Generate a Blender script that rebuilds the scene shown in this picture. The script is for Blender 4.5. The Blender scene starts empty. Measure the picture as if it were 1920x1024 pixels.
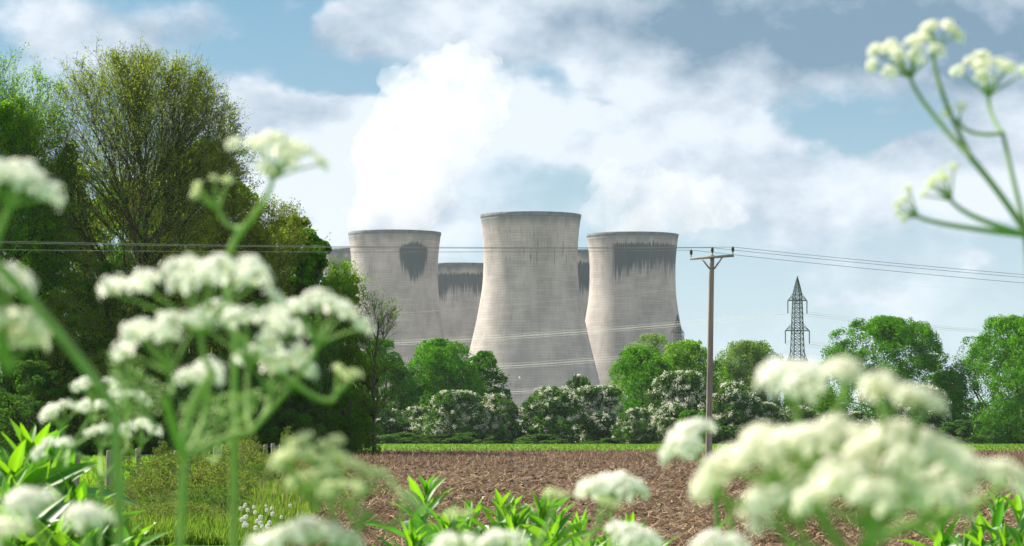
import bpy, math, random
import numpy as np
from mathutils import Vector, Matrix, Quaternion

S = bpy.context.scene
COL = S.collection
F = 5333.0            # focal length in photo pixels (100 mm lens on a 36 mm sensor)
HZ = 815.0            # image row of the horizon
EYE = 1.6             # eye height
HAZE = 0.00003


def at(px, py, d):
    """world point seen at photo pixel (px,py) at distance d in front of the camera"""
    return Vector(((px - 960.0) / F * d, d, EYE + (HZ - py) / F * d))


# ------------------------------------------------------------------ camera
cam = bpy.data.cameras.new('camera')
cam.lens = 100.0
cam.sensor_width = 36.0
cam.shift_y = (HZ - 512.0) / 1920.0
cam.clip_start = 0.1
cam.clip_end = 20000
cam.dof.use_dof = True
cam.dof.focus_distance = 300.0
cam.dof.aperture_fstop = 20.0
camo = bpy.data.objects.new('camera', cam)
camo.location = (0, 0, EYE)
camo.rotation_euler = (math.radians(90), 0, 0)
COL.objects.link(camo)
S.camera = camo

# ------------------------------------------------------------------ render / colour
S.view_settings.view_transform = 'Standard'
S.view_settings.look = 'None'
S.view_settings.exposure = 1.25
S.view_settings.gamma = 1.0
S.render.engine = 'CYCLES'
cy = S.cycles
cy.max_bounces = 10
cy.diffuse_bounces = 5
cy.glossy_bounces = 2
cy.transmission_bounces = 4
cy.volume_bounces = 8
cy.sample_clamp_indirect = 8.0
cy.sample_clamp_direct = 12.0
cy.transparent_max_bounces = 8
cy.use_denoising = True
cy.volume_step_rate = 1.0
cy.volume_max_steps = 64

# ------------------------------------------------------------------ sun
SUN_EL, SUN_AZ = 43.0, -56.6          # azimuth measured from +Y towards +X
e_, a_ = math.radians(SUN_EL), math.radians(SUN_AZ)
SUNV = Vector((math.sin(a_) * math.cos(e_), math.cos(a_) * math.cos(e_), math.sin(e_)))
sun = bpy.data.lights.new('sun', 'SUN')
sun.energy = 5.0
sun.angle = math.radians(0.53)
sun.color = (1.0, 0.91, 0.79)
suno = bpy.data.objects.new('sun', sun)
suno.location = SUNV * 300
suno.rotation_euler = SUNV.to_track_quat('Z', 'Y').to_euler()
COL.objects.link(suno)


# ------------------------------------------------------------------ node helpers
class NT:
    def __init__(s, tree):
        s.t = tree
        s.t.nodes.clear()

    def n(s, typ, **kw):
        nd = s.t.nodes.new(typ)
        for k, v in kw.items():
            setattr(nd, k, v)
        return nd

    def put(s, sock, v):
        if v is None:
            return
        if isinstance(v, bpy.types.NodeSocket):
            s.t.links.new(v, sock)
        else:
            if hasattr(sock.default_value, '__len__') and not hasattr(v, '__len__'):
                v = (v,) * len(sock.default_value)
            if hasattr(sock.default_value, '__len__') and len(sock.default_value) == 4 and len(v) == 3:
                v = tuple(v) + (1,)
            sock.default_value = v

    def m(s, op, a, b=None, c=None, clamp=False):
        nd = s.n('ShaderNodeMath', operation=op)
        nd.use_clamp = clamp
        for i, v in enumerate((a, b, c)):
            s.put(nd.inputs[i], v)
        return nd.outputs[0]

    def vm(s, op, a, b=None):
        nd = s.n('ShaderNodeVectorMath', operation=op)
        s.put(nd.inputs[0], a)
        s.put(nd.inputs[1], b)
        return nd.outputs[0]

    def sep(s, v):
        nd = s.n('ShaderNodeSeparateXYZ')
        s.put(nd.inputs[0], v)
        return nd.outputs

    def comb(s, x, y, z):
        nd = s.n('ShaderNodeCombineXYZ')
        for i, v in enumerate((x, y, z)):
            s.put(nd.inputs[i], v)
        return nd.outputs[0]

    def noise(s, vec, scale, detail=4, rough=0.5, dist=0.0):
        nd = s.n('ShaderNodeTexNoise')
        s.put(nd.inputs['Vector'], vec)
        nd.inputs['Scale'].default_value = scale
        nd.inputs['Detail'].default_value = detail
        nd.inputs['Roughness'].default_value = rough
        nd.inputs['Distortion'].default_value = dist
        return nd.outputs['Fac']

    def noisec(s, vec, scale, detail=4):
        nd = s.n('ShaderNodeTexNoise')
        s.put(nd.inputs['Vector'], vec)
        nd.inputs['Scale'].default_value = scale
        nd.inputs['Detail'].default_value = detail
        return nd.outputs['Color']

    def ramp(s, f, lo, hi, a=0.0, b=1.0, smooth=True):
        nd = s.n('ShaderNodeMapRange')
        nd.interpolation_type = 'SMOOTHSTEP' if smooth else 'LINEAR'
        for i, v in enumerate((f, lo, hi, a, b)):
            s.put(nd.inputs[i], v)
        return nd.outputs[0]

    def mix(s, f, a, b, blend='MIX'):
        nd = s.n('ShaderNodeMix', data_type='RGBA', blend_type=blend)
        s.put(nd.inputs[0], f)
        s.put(nd.inputs[6], a)
        s.put(nd.inputs[7], b)
        return nd.outputs[2]

    def objco(s):
        return s.n('ShaderNodeTexCoord').outputs['Object']

    def bump(s, h, strength=0.3, dist=0.1):
        nd = s.n('ShaderNodeBump')
        nd.inputs['Strength'].default_value = strength
        nd.inputs['Distance'].default_value = dist
        s.put(nd.inputs['Height'], h)
        return nd.outputs[0]


def new_mat(name):
    m = bpy.data.materials.new(name)
    m.use_nodes = True
    return m, NT(m.node_tree)


def finish(nt, shader, volume=None):
    o = nt.n('ShaderNodeOutputMaterial')
    if shader is not None:
        nt.put(o.inputs['Surface'], shader)
    if volume is not None:
        nt.put(o.inputs['Volume'], volume)


def pbsdf(nt, col, rough=0.8, spec=0.2, normal=None, metal=0.0):
    p = nt.n('ShaderNodeBsdfPrincipled')
    nt.put(p.inputs['Base Color'], col)
    nt.put(p.inputs['Roughness'], rough)
    nt.put(p.inputs['Specular IOR Level'], spec)
    nt.put(p.inputs['Metallic'], metal)
    if normal is not None:
        nt.put(p.inputs['Normal'], normal)
    return p.outputs[0]


def noisy_mat(name, c1, c2, scale=4.0, rough=0.85, spec=0.15, bump=0.0, bdist=0.02, stretch=(1, 1, 1), metal=0.0):
    m, nt = new_mat(name)
    v = nt.vm('MULTIPLY', nt.objco(), stretch)
    f = nt.ramp(nt.noise(v, scale, 6, 0.6), 0.3, 0.7)
    nrm = nt.bump(nt.noise(v, scale * 3, 5), bump, bdist) if bump else None
    finish(nt, pbsdf(nt, nt.mix(f, c1, c2), rough, spec, nrm, metal))
    return m


def leaf_mat(name, c1, c2, trans=0.4, tcol=None, gloss=0.0, vein=False):
    """foliage: colour varies leaf by leaf, light passes through"""
    m, nt = new_mat(name)
    g = nt.n('ShaderNodeNewGeometry')
    f = g.outputs['Random Per Island']
    big = nt.ramp(nt.noise(nt.objco(), 0.35, 2), 0.35, 0.65)
    f2 = nt.m('ADD', nt.m('MULTIPLY', f, 0.65), nt.m('MULTIPLY', big, 0.35), clamp=True)
    col = nt.mix(f2, c1, c2)
    d = nt.n('ShaderNodeBsdfDiffuse')
    nt.put(d.inputs[0], col)
    t = nt.n('ShaderNodeBsdfTranslucent')
    nt.put(t.inputs[0], nt.mix(1.0, col, tcol or (1.6, 1.9, 0.9), 'MULTIPLY'))
    mx = nt.n('ShaderNodeMixShader')
    nt.put(mx.inputs[0], trans)
    nt.put(mx.inputs[1], d.outputs[0])
    nt.put(mx.inputs[2], t.outputs[0])
    out = mx.outputs[0]
    if gloss:
        gl = nt.n('ShaderNodeBsdfGlossy')
        gl.inputs['Roughness'].default_value = 0.45
        gl.inputs['Color'].default_value = (1, 1, 1, 1)
        fr = nt.n('ShaderNodeFresnel')
        fr.inputs[0].default_value = 1.4
        m2 = nt.n('ShaderNodeMixShader')
        nt.put(m2.inputs[0], nt.m('MULTIPLY', fr.outputs[0], gloss * .6))
        nt.put(m2.inputs[1], out)
        nt.put(m2.inputs[2], gl.outputs[0])
        out = m2.outputs[0]
    finish(nt, out)
    return m


# ------------------------------------------------------------------ world: Nishita sky with a broken cloud deck
world = bpy.data.worlds.new('World')
S.world = world
world.use_nodes = True
W = NT(world.node_tree)
sky = W.n('ShaderNodeTexSky', sky_type='NISHITA')
sky.sun_disc = False
sky.sun_elevation = math.radians(SUN_EL)
sky.sun_rotation = math.radians(SUN_AZ % 360)
sky.altitude = 0
sky.air_density = 1.0
sky.dust_density = 0.6
sky.ozone_density = 2.0
dirv = W.n('ShaderNodeTexCoord').outputs['Generated']
dx, dy, dz = W.sep(dirv)
az = W.m('MULTIPLY', W.m('ARCTAN2', dx, dy), 57.2958)
el = W.m('MULTIPLY', W.m('ARCSINE', dz), 57.2958)
flat = W.comb(dx, dy, W.m('MULTIPLY', dz, 1.5))
# warp the direction so that cloud edges curl
wn = W.sep(W.vm('SUBTRACT', W.noisec(flat, 24.0, 9), (0.5, 0.5, 0.5)))
azw = W.m('ADD', az, W.m('MULTIPLY', wn[0], 3.4))
elw = W.m('ADD', el, W.m('MULTIPLY', wn[1], 2.0))


def deg(px, py):
    return math.degrees(math.atan((px - 960) / F)), math.degrees(math.atan((HZ - py) / F))


def patch(px, py, sx, sy, w, warped=True):
    a0, e0 = deg(px, py)
    sa, se = sx / F * 57.3, sy / F * 57.3
    qa = W.m('MULTIPLY', W.m('SUBTRACT', azw if warped else az, a0), 1 / sa)
    qe = W.m('MULTIPLY', W.m('SUBTRACT', elw if warped else el, e0), 1 / se)
    q = W.m('ADD', W.m('MULTIPLY', qa, qa), W.m('MULTIPLY', qe, qe))
    return W.m('MULTIPLY', W.m('EXPONENT', W.m('MULTIPLY', q, -1.0)), w)


def total(lst):
    out = lst[0]
    for v in lst[1:]:
        out = W.m('ADD', out, v)
    return out


n1 = W.noise(flat, 11.0, 8, 0.54)
n2 = W.noise(W.vm('ADD', flat, (0.008, 0.0, -0.013)), 11.0, 8, 0.54)
nbig = W.noise(flat, 3.2, 3, 0.5)
clouds = [
    (130, 40, 110, 70, .55), (320, 60, 110, 60, .6), (250, 120, 220, 55, .35), (480, 215, 110, 60, .55),
    (700, 40, 220, 65, .8), (950, 60, 200, 70, .6), (1000, 0, 400, 40, .5), (1250, 90, 190, 110, .7), (1550, 60, 330, 120, .9),
    (1850, 30, 250, 110, .9), (1300, 165, 240, 45, .5),
    (660, 260, 170, 90, .75), (520, 330, 130, 90, .6), (900, 240, 160, 60, .8), (1120, 240, 200, 48, .85), (1360, 235, 160, 45, .7),
    (1400, 330, 330, 75, .65), (1780, 330, 200, 60, .6), (1900, 210, 80, 55, .7), (1650, 400, 300, 70, .4), (1800, 495, 50, 14, .5), (1610, 557, 50, 12, .4),
    (390, 180, 140, 45, .45), (700, 380, 260, 90, .6), (560, 440, 200, 90, .5),
    (440, 90, 80, 60, -.62), (640, 165, 110, 36, -.68), (1025, 165, 60, 40, -.38), (1110, 115, 60, 40, -.2), (1620, 235, 160, 36, -.75), (1180, 190, 90, 16, -.6),
    (560, 30, 30, 60, -.5), (30, 60, 50, 60, -.4), (960, 340, 190, 45, -.06),
]
cov = total([patch(*c) for c in clouds])
cov = W.m('ADD', cov, W.m('MULTIPLY', W.m('SUBTRACT', n1, 0.5), 1.9))
cov = W.m('ADD', cov, W.m('MULTIPLY', W.m('SUBTRACT', nbig, 0.48), 0.8))
# beyond the frame the same broken cloud goes on all round
away = W.m('MAXIMUM', W.ramp(W.m('ABSOLUTE', az), 11, 22), W.ramp(el, 10, 20))
cov = W.m('ADD', cov, W.m('MULTIPLY', away, 0.38))
alpha = W.ramp(cov, 0.0, 0.52)
# light side / shade side of the clouds
shade = W.m('MULTIPLY', W.m('SUBTRACT', n1, n2), 4.2)
darks = total([patch(*c) for c in [(1560, 40, 420, 100, .75), (1800, 110, 260, 90, .45), (1200, 20, 200, 50, .35), (800, 110, 200, 40, .4),
                                   (560, 20, 300, 30, .1), (1330, 120, 80, 80, .3), (1850, 260, 150, 50, .2), (250, 110, 260, 60, .2), (900, 200, 60, 60, -.2),
                                   (1100, 250, 240, 60, -.3), (760, 290, 220, 120, -.4)]])
bright = W.m('SUBTRACT', W.m('ADD', 0.80, shade), W.m('ADD', darks, W.m('MULTIPLY', W.m('SUBTRACT', nbig, 0.5), 0.8)), clamp=True)
K = 1.0 / 0.1 / 1.74
ccol = W.mix(bright, (0.155 * K, 0.245 * K, 0.34 * K), (0.64 * K, 0.69 * K, 0.76 * K))
skyc = W.mix(1.0, sky.outputs[0], (0.20, 0.325, 0.38), 'MULTIPLY')
veil = W.ramp(el, 0.0, 9.0, 0.85, 0.22, smooth=False)
skyc = W.mix(veil, skyc, W.mix(W.ramp(el, 1.0, 8.5), (0.55 * K, 0.645 * K, 0.72 * K), (0.30 * K, 0.42 * K, 0.52 * K)))
full = W.mix(W.m('MULTIPLY', alpha, 0.92), skyc, ccol)
bg = W.n('ShaderNodeBackground')
W.put(bg.inputs[0], full)
bg.inputs[1].default_value = 0.1
wo = W.n('ShaderNodeOutputWorld')
W.put(wo.inputs[0], bg.outputs[0])


# ------------------------------------------------------------------ object helpers
def tag(o, label=None, cat=None, group=None, kind=None):
    if label:
        o['label'] = label
    if cat:
        o['category'] = cat
    if group:
        o['group'] = group
    if kind:
        o['kind'] = kind
    return o


def empty(name, loc, rz=0.0):
    o = bpy.data.objects.new(name, None)
    o.empty_display_size = 0.2
    o.location = loc
    o.rotation_euler = (0, 0, rz)
    COL.objects.link(o)
    return o


def mesh(name, v, f, mats, mi=None, smooth=False):
    """v (N,3), f list of index arrays (each (M,k))"""
    me = bpy.data.meshes.new(name)
    v = np.asarray(v, dtype=np.float32)
    if not isinstance(f, (list, tuple)):
        f = [f]
    f = [np.asarray(x, dtype=np.int32) for x in f if len(x)]
    me.vertices.add(len(v))
    me.vertices.foreach_set('co', v.ravel())
    tot = np.concatenate([np.full(len(x), x.shape[1], dtype=np.int32) for x in f])
    idx = np.concatenate([x.ravel() for x in f])
    me.loops.add(len(idx))
    me.loops.foreach_set('vertex_index', idx)
    me.polygons.add(len(tot))
    st = np.concatenate([[0], np.cumsum(tot)[:-1]]).astype(np.int32)
    me.polygons.foreach_set('loop_start', st)
    for m in (mats if isinstance(mats, (list, tuple)) else [mats]):
        me.materials.append(m)
    if mi is not None:
        me.polygons.foreach_set('material_index', np.asarray(mi, dtype=np.int32))
    if smooth:
        me.polygons.foreach_set('use_smooth', np.ones(len(tot), dtype=bool))
    me.update(calc_edges=True)
    me.validate()
    return me


def link(name, me, parent=None, loc=(0, 0, 0), rot=(0, 0, 0), scale=None):
    o = bpy.data.objects.new(name, me)
    o.location = loc
    o.rotation_euler = rot
    if scale is not None:
        o.scale = scale if hasattr(scale, '__len__') else (scale,) * 3
    o.parent = parent
    COL.objects.link(o)
    return o


def unit(a):
    return a / np.maximum(np.linalg.norm(a, axis=-1, keepdims=True), 1e-9)


def tubes(p0, p1, r0, r1, sides=4):
    """many tapered tubes at once"""
    p0, p1 = np.atleast_2d(p0).astype(float), np.atleast_2d(p1).astype(float)
    n = len(p0)
    r0, r1 = np.broadcast_to(r0, (n,)), np.broadcast_to(r1, (n,))
    d = unit(p1 - p0)
    ref = np.where(np.abs(d[:, 2:3]) > 0.9, np.array([[1.0, 0, 0]]), np.array([[0, 0, 1.0]]))
    a = unit(np.cross(d, ref))
    b = np.cross(d, a)
    t = np.arange(sides) / sides * 2 * math.pi
    ring = a[:, None] * np.cos(t)[None, :, None] + b[:, None] * np.sin(t)[None, :, None]
    va = p0[:, None] + ring * r0[:, None, None]
    vb = p1[:, None] + ring * r1[:, None, None]
    v = np.concatenate([va, vb], 1).reshape(-1, 3)
    i = np.arange(sides)
    j = (i + 1) % sides
    q = np.stack([i, j, j + sides, i + sides], 1)
    f = (q[None] + (np.arange(n) * 2 * sides)[:, None, None]).reshape(-1, 4)
    return v, f


def polytube(pts, rad, sides=6):
    """one continuous tube through pts"""
    pts = np.asarray(pts, float)
    n = len(pts)
    rad = np.broadcast_to(rad, (n,))
    d = unit(np.gradient(pts, axis=0))
    ref = np.array([0.3, 1.0, 0.1]) if abs(d[0][1]) < 0.8 else np.array([1.0, 0, 0.2])
    a = unit(np.cross(d, ref))
    b = np.cross(d, a)
    t = np.arange(sides) / sides * 2 * math.pi
    v = (pts[:, None] + (a[:, None] * np.cos(t)[None, :, None] + b[:, None] * np.sin(t)[None, :, None]) * rad[:, None, None]).reshape(-1, 3)
    i = np.arange(sides)
    j = (i + 1) % sides
    q = np.stack([i, j, j + sides, i + sides], 1)
    f = (q[None] + (np.arange(n - 1) * sides)[:, None, None]).reshape(-1, 4)
    return v, f


def join(parts):
    """join (v, f) lists of the same face size"""
    vs, fs, k = [], [], 0
    for v, f in parts:
        vs.append(v)
        fs.append(f + k)
        k += len(v)
    return np.concatenate(vs), np.concatenate(fs)


def bezier(a, b, c, n):
    t = np.linspace(0, 1, n)[:, None]
    a, b, c = np.asarray(a, float), np.asarray(b, float), np.asarray(c, float)
    return (1 - t) ** 2 * a + 2 * t * (1 - t) * b + t ** 2 * c


def box_vf(cx, cy, cz, sx, sy, sz):
    v = np.array([[x, y, z] for z in (-.5, .5) for y in (-.5, .5) for x in (-.5, .5)]) * (sx, sy, sz) + (cx, cy, cz)
    f = np.array([[0, 2, 3, 1], [4, 5, 7, 6], [0, 1, 5, 4], [2, 6, 7, 3], [0, 4, 6, 2], [1, 3, 7, 5]])
    return v, f


def leaves(rng, p, n, length, width, jitter=0.6):
    """diamond leaves at points p with rough normals n"""
    N = len(p)
    n = unit(n + rng.normal(0, jitter, (N, 3)))
    t = unit(np.cross(n, rng.normal(0, 1, (N, 3))))
    b = np.cross(n, t)
    L = (length * rng.uniform(0.6, 1.25, N))[:, None]
    Wd = (width * rng.uniform(0.7, 1.2, N))[:, None]
    v = np.stack([p - t * L * .5, p + b * Wd * .5 - n * L * 0.06, p + t * L * .5, p - b * Wd * .5 - n * L * 0.06], 1).reshape(-1, 3)
    f = np.arange(N * 4).reshape(N, 4)
    return v, f


def vnoise(x, y, seed=0):
    """smooth value noise on a lattice"""
    xi, yi = np.floor(x).astype(np.int64), np.floor(y).astype(np.int64)
    xf, yf = x - xi, y - yi
    xf, yf = xf * xf * (3 - 2 * xf), yf * yf * (3 - 2 * yf)

    def h(a, b):
        k = (a * 374761393 + b * 668265263 + seed * 362437) & 0x7fffffff
        k = ((k ^ (k >> 13)) * 1274126177) & 0x7fffffff
        return ((k ^ (k >> 16)) & 0xffff) / 65535.0
    return (h(xi, yi) * (1 - xf) + h(xi + 1, yi) * xf) * (1 - yf) + (h(xi, yi + 1) * (1 - xf) + h(xi + 1, yi + 1) * xf) * yf


# ------------------------------------------------------------------ ground
def ground_z(x, y):
    k = np.clip((22.0 - np.asarray(y, float)) / 10.0, 0, 1)
    return 0.35 * k * k * (3 - 2 * k)


m, nt = new_mat('meadow_grass')
co = nt.objco()
g1 = nt.ramp(nt.noise(co, 0.05, 5, 0.6), 0.35, 0.65)
g2 = nt.noise(nt.vm('MULTIPLY', co, (1, 0.35, 1)), 2.2, 6, 0.7)
c = nt.mix(g1, (0.085, 0.26, 0.022), (0.12, 0.33, 0.03))
c = nt.mix(nt.ramp(g2, 0.3, 0.75), (0.055, 0.17, 0.015), c)
yard = nt.ramp(nt.sep(co)[1], 850, 1150)
c = nt.mix(yard, c, nt.mix(g1, (.24, .23, .21), (.33, .31, .28)))
finish(nt, pbsdf(nt, c, 0.9, 0.1, nt.bump(g2, 0.6, 0.15)))
MEADOW = m

xs = np.concatenate([np.linspace(-3000, -80, 14), np.linspace(-60, 60, 25), np.linspace(80, 3000, 14)])
ys = np.concatenate([[-400, -60], np.linspace(-10, 30, 41), np.linspace(40, 700, 34), np.linspace(800, 3600, 12)])
X, Y = np.meshgrid(xs, ys)
Z = ground_z(X, Y)
nx, ny = len(xs), len(ys)
idx = np.arange(nx * ny).reshape(ny, nx)
gf = np.stack([idx[:-1, :-1], idx[:-1, 1:], idx[1:, 1:], idx[1:, :-1]], -1).reshape(-1, 4)
o = link('ground', mesh('ground', np.stack([X, Y, Z], -1).reshape(-1, 3), gf, MEADOW, smooth=True))
tag(o, 'flat green meadow ground reaching past the hedgerow', kind='structure')

# ploughed field
m, nt = new_mat('ploughed_soil')
co = nt.objco()
a1 = nt.noise(co, 7.0, 8, 0.7)
a2 = nt.ramp(nt.noise(co, 0.12, 4), 0.3, 0.7)
c = nt.mix(nt.ramp(a1, 0.32, 0.68), (0.030, 0.020, 0.014), (0.145, 0.098, 0.068))
c = nt.mix(nt.m('MULTIPLY', a2, 0.30), c, (0.20, 0.145, 0.11))
finish(nt, pbsdf(nt, c, 0.95, 0.05, nt.bump(a1, 0.8, 0.05)))
SOIL = m


def field_left(y):
    return -0.6 - 0.0545 * y + 0.9 * (vnoise(y * 0.11, y * 0 + 3.3, 5) - .5) + 0.5 * (vnoise(y * 0.5, y * 0, 7) - .5)


yy = [30.0]
while yy[-1] < 246:
    yy.append(yy[-1] * 1.0040)
yy = np.array(yy)
nc = 420
tt = np.linspace(0, 1, nc)
Yf = np.repeat(yy[:, None], nc, 1)
lft = field_left(yy)[:, None]
Xf = lft + (0.30 * Yf + 3 - lft) * tt[None]
rel = 0.13 * (vnoise(Xf * 3.1, Yf * 2.1, 1) - .5) + 0.11 * (vnoise(Xf * 8, Yf * 6, 2) - .5) + 0.12 * (vnoise(Xf * .9, Yf * .6, 3) - .5)
edge = np.clip(tt * 25, 0, 1)[None] * np.clip((246 - Yf) / 6, 0, 1) * np.clip((Yf - 30) / 1, 0, 1)
Zf = 0.012 + (0.16 + rel) * edge
ids = np.arange(len(yy) * nc).reshape(len(yy), nc)
ff = np.stack([ids[:-1, :-1], ids[:-1, 1:], ids[1:, 1:], ids[1:, :-1]], -1).reshape(-1, 4)
o = link('ploughed_field', mesh('ploughed_field', np.stack([Xf, Yf, Zf], -1).reshape(-1, 3), ff, SOIL, smooth=False))
tag(o, 'brown ploughed field with rough clods and straw', kind='structure')

rng = np.random.default_rng(11)
# clods of earth
ph = (1 + 5 ** .5) / 2
ICO = unit(np.array([[-1, ph, 0], [1, ph, 0], [-1, -ph, 0], [1, -ph, 0], [0, -1, ph], [0, 1, ph], [0, -1, -ph], [0, 1, -ph], [ph, 0, -1], [ph, 0, 1], [-ph, 0, -1], [-ph, 0, 1]]))
ICF = np.array([[0, 11, 5], [0, 5, 1], [0, 1, 7], [0, 7, 10], [0, 10, 11], [1, 5, 9], [5, 11, 4], [11, 10, 2], [10, 7, 6], [7, 1, 8],
                [3, 9, 4], [3, 4, 2], [3, 2, 6], [3, 6, 8], [3, 8, 9], [4, 9, 5], [2, 4, 11], [6, 2, 10], [8, 6, 7], [9, 8, 1]])


def in_field(N, p=1.6, lo=31.0, hi=240.0):
    u = rng.uniform(0, 1, N)
    y = (lo ** (1 - p) + u * (hi ** (1 - p) - lo ** (1 - p))) ** (1 / (1 - p))
    l = field_left(y)
    w = np.minimum(0.20 * y + 2, 0.30 * y + 2)
    x = l + (w - l) * rng.uniform(0, 1, N)
    return x, y


N = 30000
x, y = in_field(N)
sz = (0.022 + 0.07 * rng.uniform(0, 1, N) ** 2.5) * (0.75 + y / 130)
V = ICO[None] * (sz[:, None, None] * rng.uniform(0.55, 1.35, (N, 12, 1))) * np.array([1.25, 1.25, .8])
ang = rng.uniform(0, 6.28, N)
ca, sa = np.cos(ang)[:, None], np.sin(ang)[:, None]
V = np.stack([V[..., 0] * ca - V[..., 1] * sa, V[..., 0] * sa + V[..., 1] * ca, V[..., 2]], -1)
V += np.stack([x, y, 0.15 + rng.uniform(-.05, .07, N)], -1)[:, None]
o = link('soil_clods', mesh('soil_clods', V.reshape(-1, 3), (ICF[None] + (np.arange(N) * 12)[:, None, None]).reshape(-1, 3), SOIL))
tag(o, 'loose brown clods of earth turned up by the plough', 'soil', kind='stuff')

STRAW = leaf_mat('dry_straw', (0.09, 0.06, 0.04), (0.43, 0.33, 0.215), 0.15, (1.1, 1, .9))
N = 80000
x, y = in_field(N, 1.5)
far = np.clip((y - 100) / 60, 0, 1)
L = rng.uniform(.07, .24, N) * (1 + .2 * far)
wd = (0.006 + 0.00011 * y) * rng.uniform(.7, 1.4, N)
tilt = np.where(rng.uniform(0, 1, N) < far * .8, rng.uniform(.7, 1.5, N), rng.uniform(-.1, .65, N))
ang = rng.uniform(0, 6.28, N)
d = np.stack([np.cos(ang) * np.cos(tilt), np.sin(ang) * np.cos(tilt), np.sin(tilt)], -1)
side = unit(np.cross(d, rng.normal(0, 1, (N, 3)) + np.array([0, 0, .8])))
p0 = np.stack([x, y, 0.17 + rng.uniform(-.03, .11, N)], -1)
p1 = p0 + d * L[:, None]
V = np.stack([p0 - side * wd[:, None], p0 + side * wd[:, None], p1 + side * wd[:, None] * .6, p1 - side * wd[:, None] * .6], 1).reshape(-1, 3)
o = link('straw', mesh('straw', V, np.arange(N * 4).reshape(N, 4), STRAW))
tag(o, 'scattered dry straw and stubble lying on the ploughed field', 'straw', kind='stuff')

# ------------------------------------------------------------------ grass
GRASS = leaf_mat('grass_blades', (.05, 0.115, 0.02), (0.15, 0.225, 0.05), 0.5, (1.7, 1.6, .75))
GRASSY = leaf_mat('pale_grass_blades', (0.10, 0.21, 0.02), (0.20, 0.30, 0.05), 0.5, (1.5, 1.6, .7))


def blades(x, y, h, w, z=0.0, lean=.35):
    N = len(x)
    a = rng.uniform(0, 6.28, N)
    b = a + rng.normal(0, .6, N)
    base = np.stack([x, y, np.zeros(N) + z], -1)
    sd = np.stack([np.cos(a), np.sin(a), np.zeros(N)], -1) * w[:, None]
    ln = np.stack([-np.sin(b), np.cos(b), np.zeros(N)], -1) * (h * rng.uniform(0, lean * 2, N))[:, None]
    mid = base + ln * .35 + np.array([0, 0, .62]) * h[:, None]
    tip = base + ln + np.array([0, 0, 1.0]) * h[:, None]
    V = np.stack([base - sd, base + sd, mid + sd * .7, mid - sd * .7, tip], 1).reshape(-1, 3)
    k = (np.arange(N) * 5)[:, None]
    return V, k + np.array([[0, 1, 2, 3]]), k + np.array([[3, 2, 4]])


def grass_obj(name, mat, label, x, y, h, w, z=0.0):
    V, q, t = blades(x, y, h, w, z)
    o = link(name, mesh(name, V, [q, t], mat))
    tag(o, label, 'grass', kind='stuff')


N = 62000
y = 41 + 120 * rng.uniform(0, 1, N) ** 1.7
x = -10.8 + (field_left(y) + .5 + 10.8) * rng.uniform(0, 1, N) ** .8
tuft = vnoise(x * 1.3, y * .8, 9)
h = (0.07 + .26 * tuft ** 1.5) * rng.uniform(.6, 1.3, N) * np.clip(1.5 - y / 200, .6, 1.2)
grass_obj('grass', GRASS, 'long bright green grass on the verge beside the ploughed field', x, y, h, (.005 + .00012 * y) * rng.uniform(.7, 1.3, N))
N = 45000
y = 55 + 150 * rng.uniform(0, 1, N) ** 1.4
x = -10.5 - (0.13 * y + 1) * rng.uniform(0, 1, N)
h = rng.uniform(.12, .34, N)
grass_obj('grass', GRASSY, 'pale yellow green grass of the paddock behind the post fence', x, y, h, (.006 + .00018 * y) * rng.uniform(.7, 1.3, N))
N = 34000
y = np.where(rng.uniform(0, 1, N) < .35, rng.uniform(241, 250, N), rng.uniform(246, 470, N))
x = (rng.uniform(-.062, .19, N)) * y
h = rng.uniform(.08, .26, N)
grass_obj('grass', GRASS, 'short bright grass strip between the ploughed field and the hedgerow', x, y, h, .05 * rng.uniform(.7, 1.5, N))

N = 2600
y = rng.uniform(48, 140, N)
x = -10.5 + (field_left(y) + 10.3) * rng.uniform(0, 1, N)
grass_obj('dry_grass', STRAW, 'thin dry stalks and seed heads standing in the verge', x, y, rng.uniform(.3, .62, N), (.003 + .00006 * y) * rng.uniform(.7, 1.3, N))

# ------------------------------------------------------------------ cooling towers
PROF = [(0, 43.0), (15, 39.0), (31.5, 34.8), (45.7, 31.2), (58.3, 28.3), (65, 26.9), (71.5, 25.8), (76.5, 25.0), (81.6, 24.5), (88.5, 24.2), (94, 24.15), (98.6, 24.25), (103, 24.55), (107.1, 24.95), (110, 25.35), (112.6, 25.7), (114.3, 25.95)]


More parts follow.
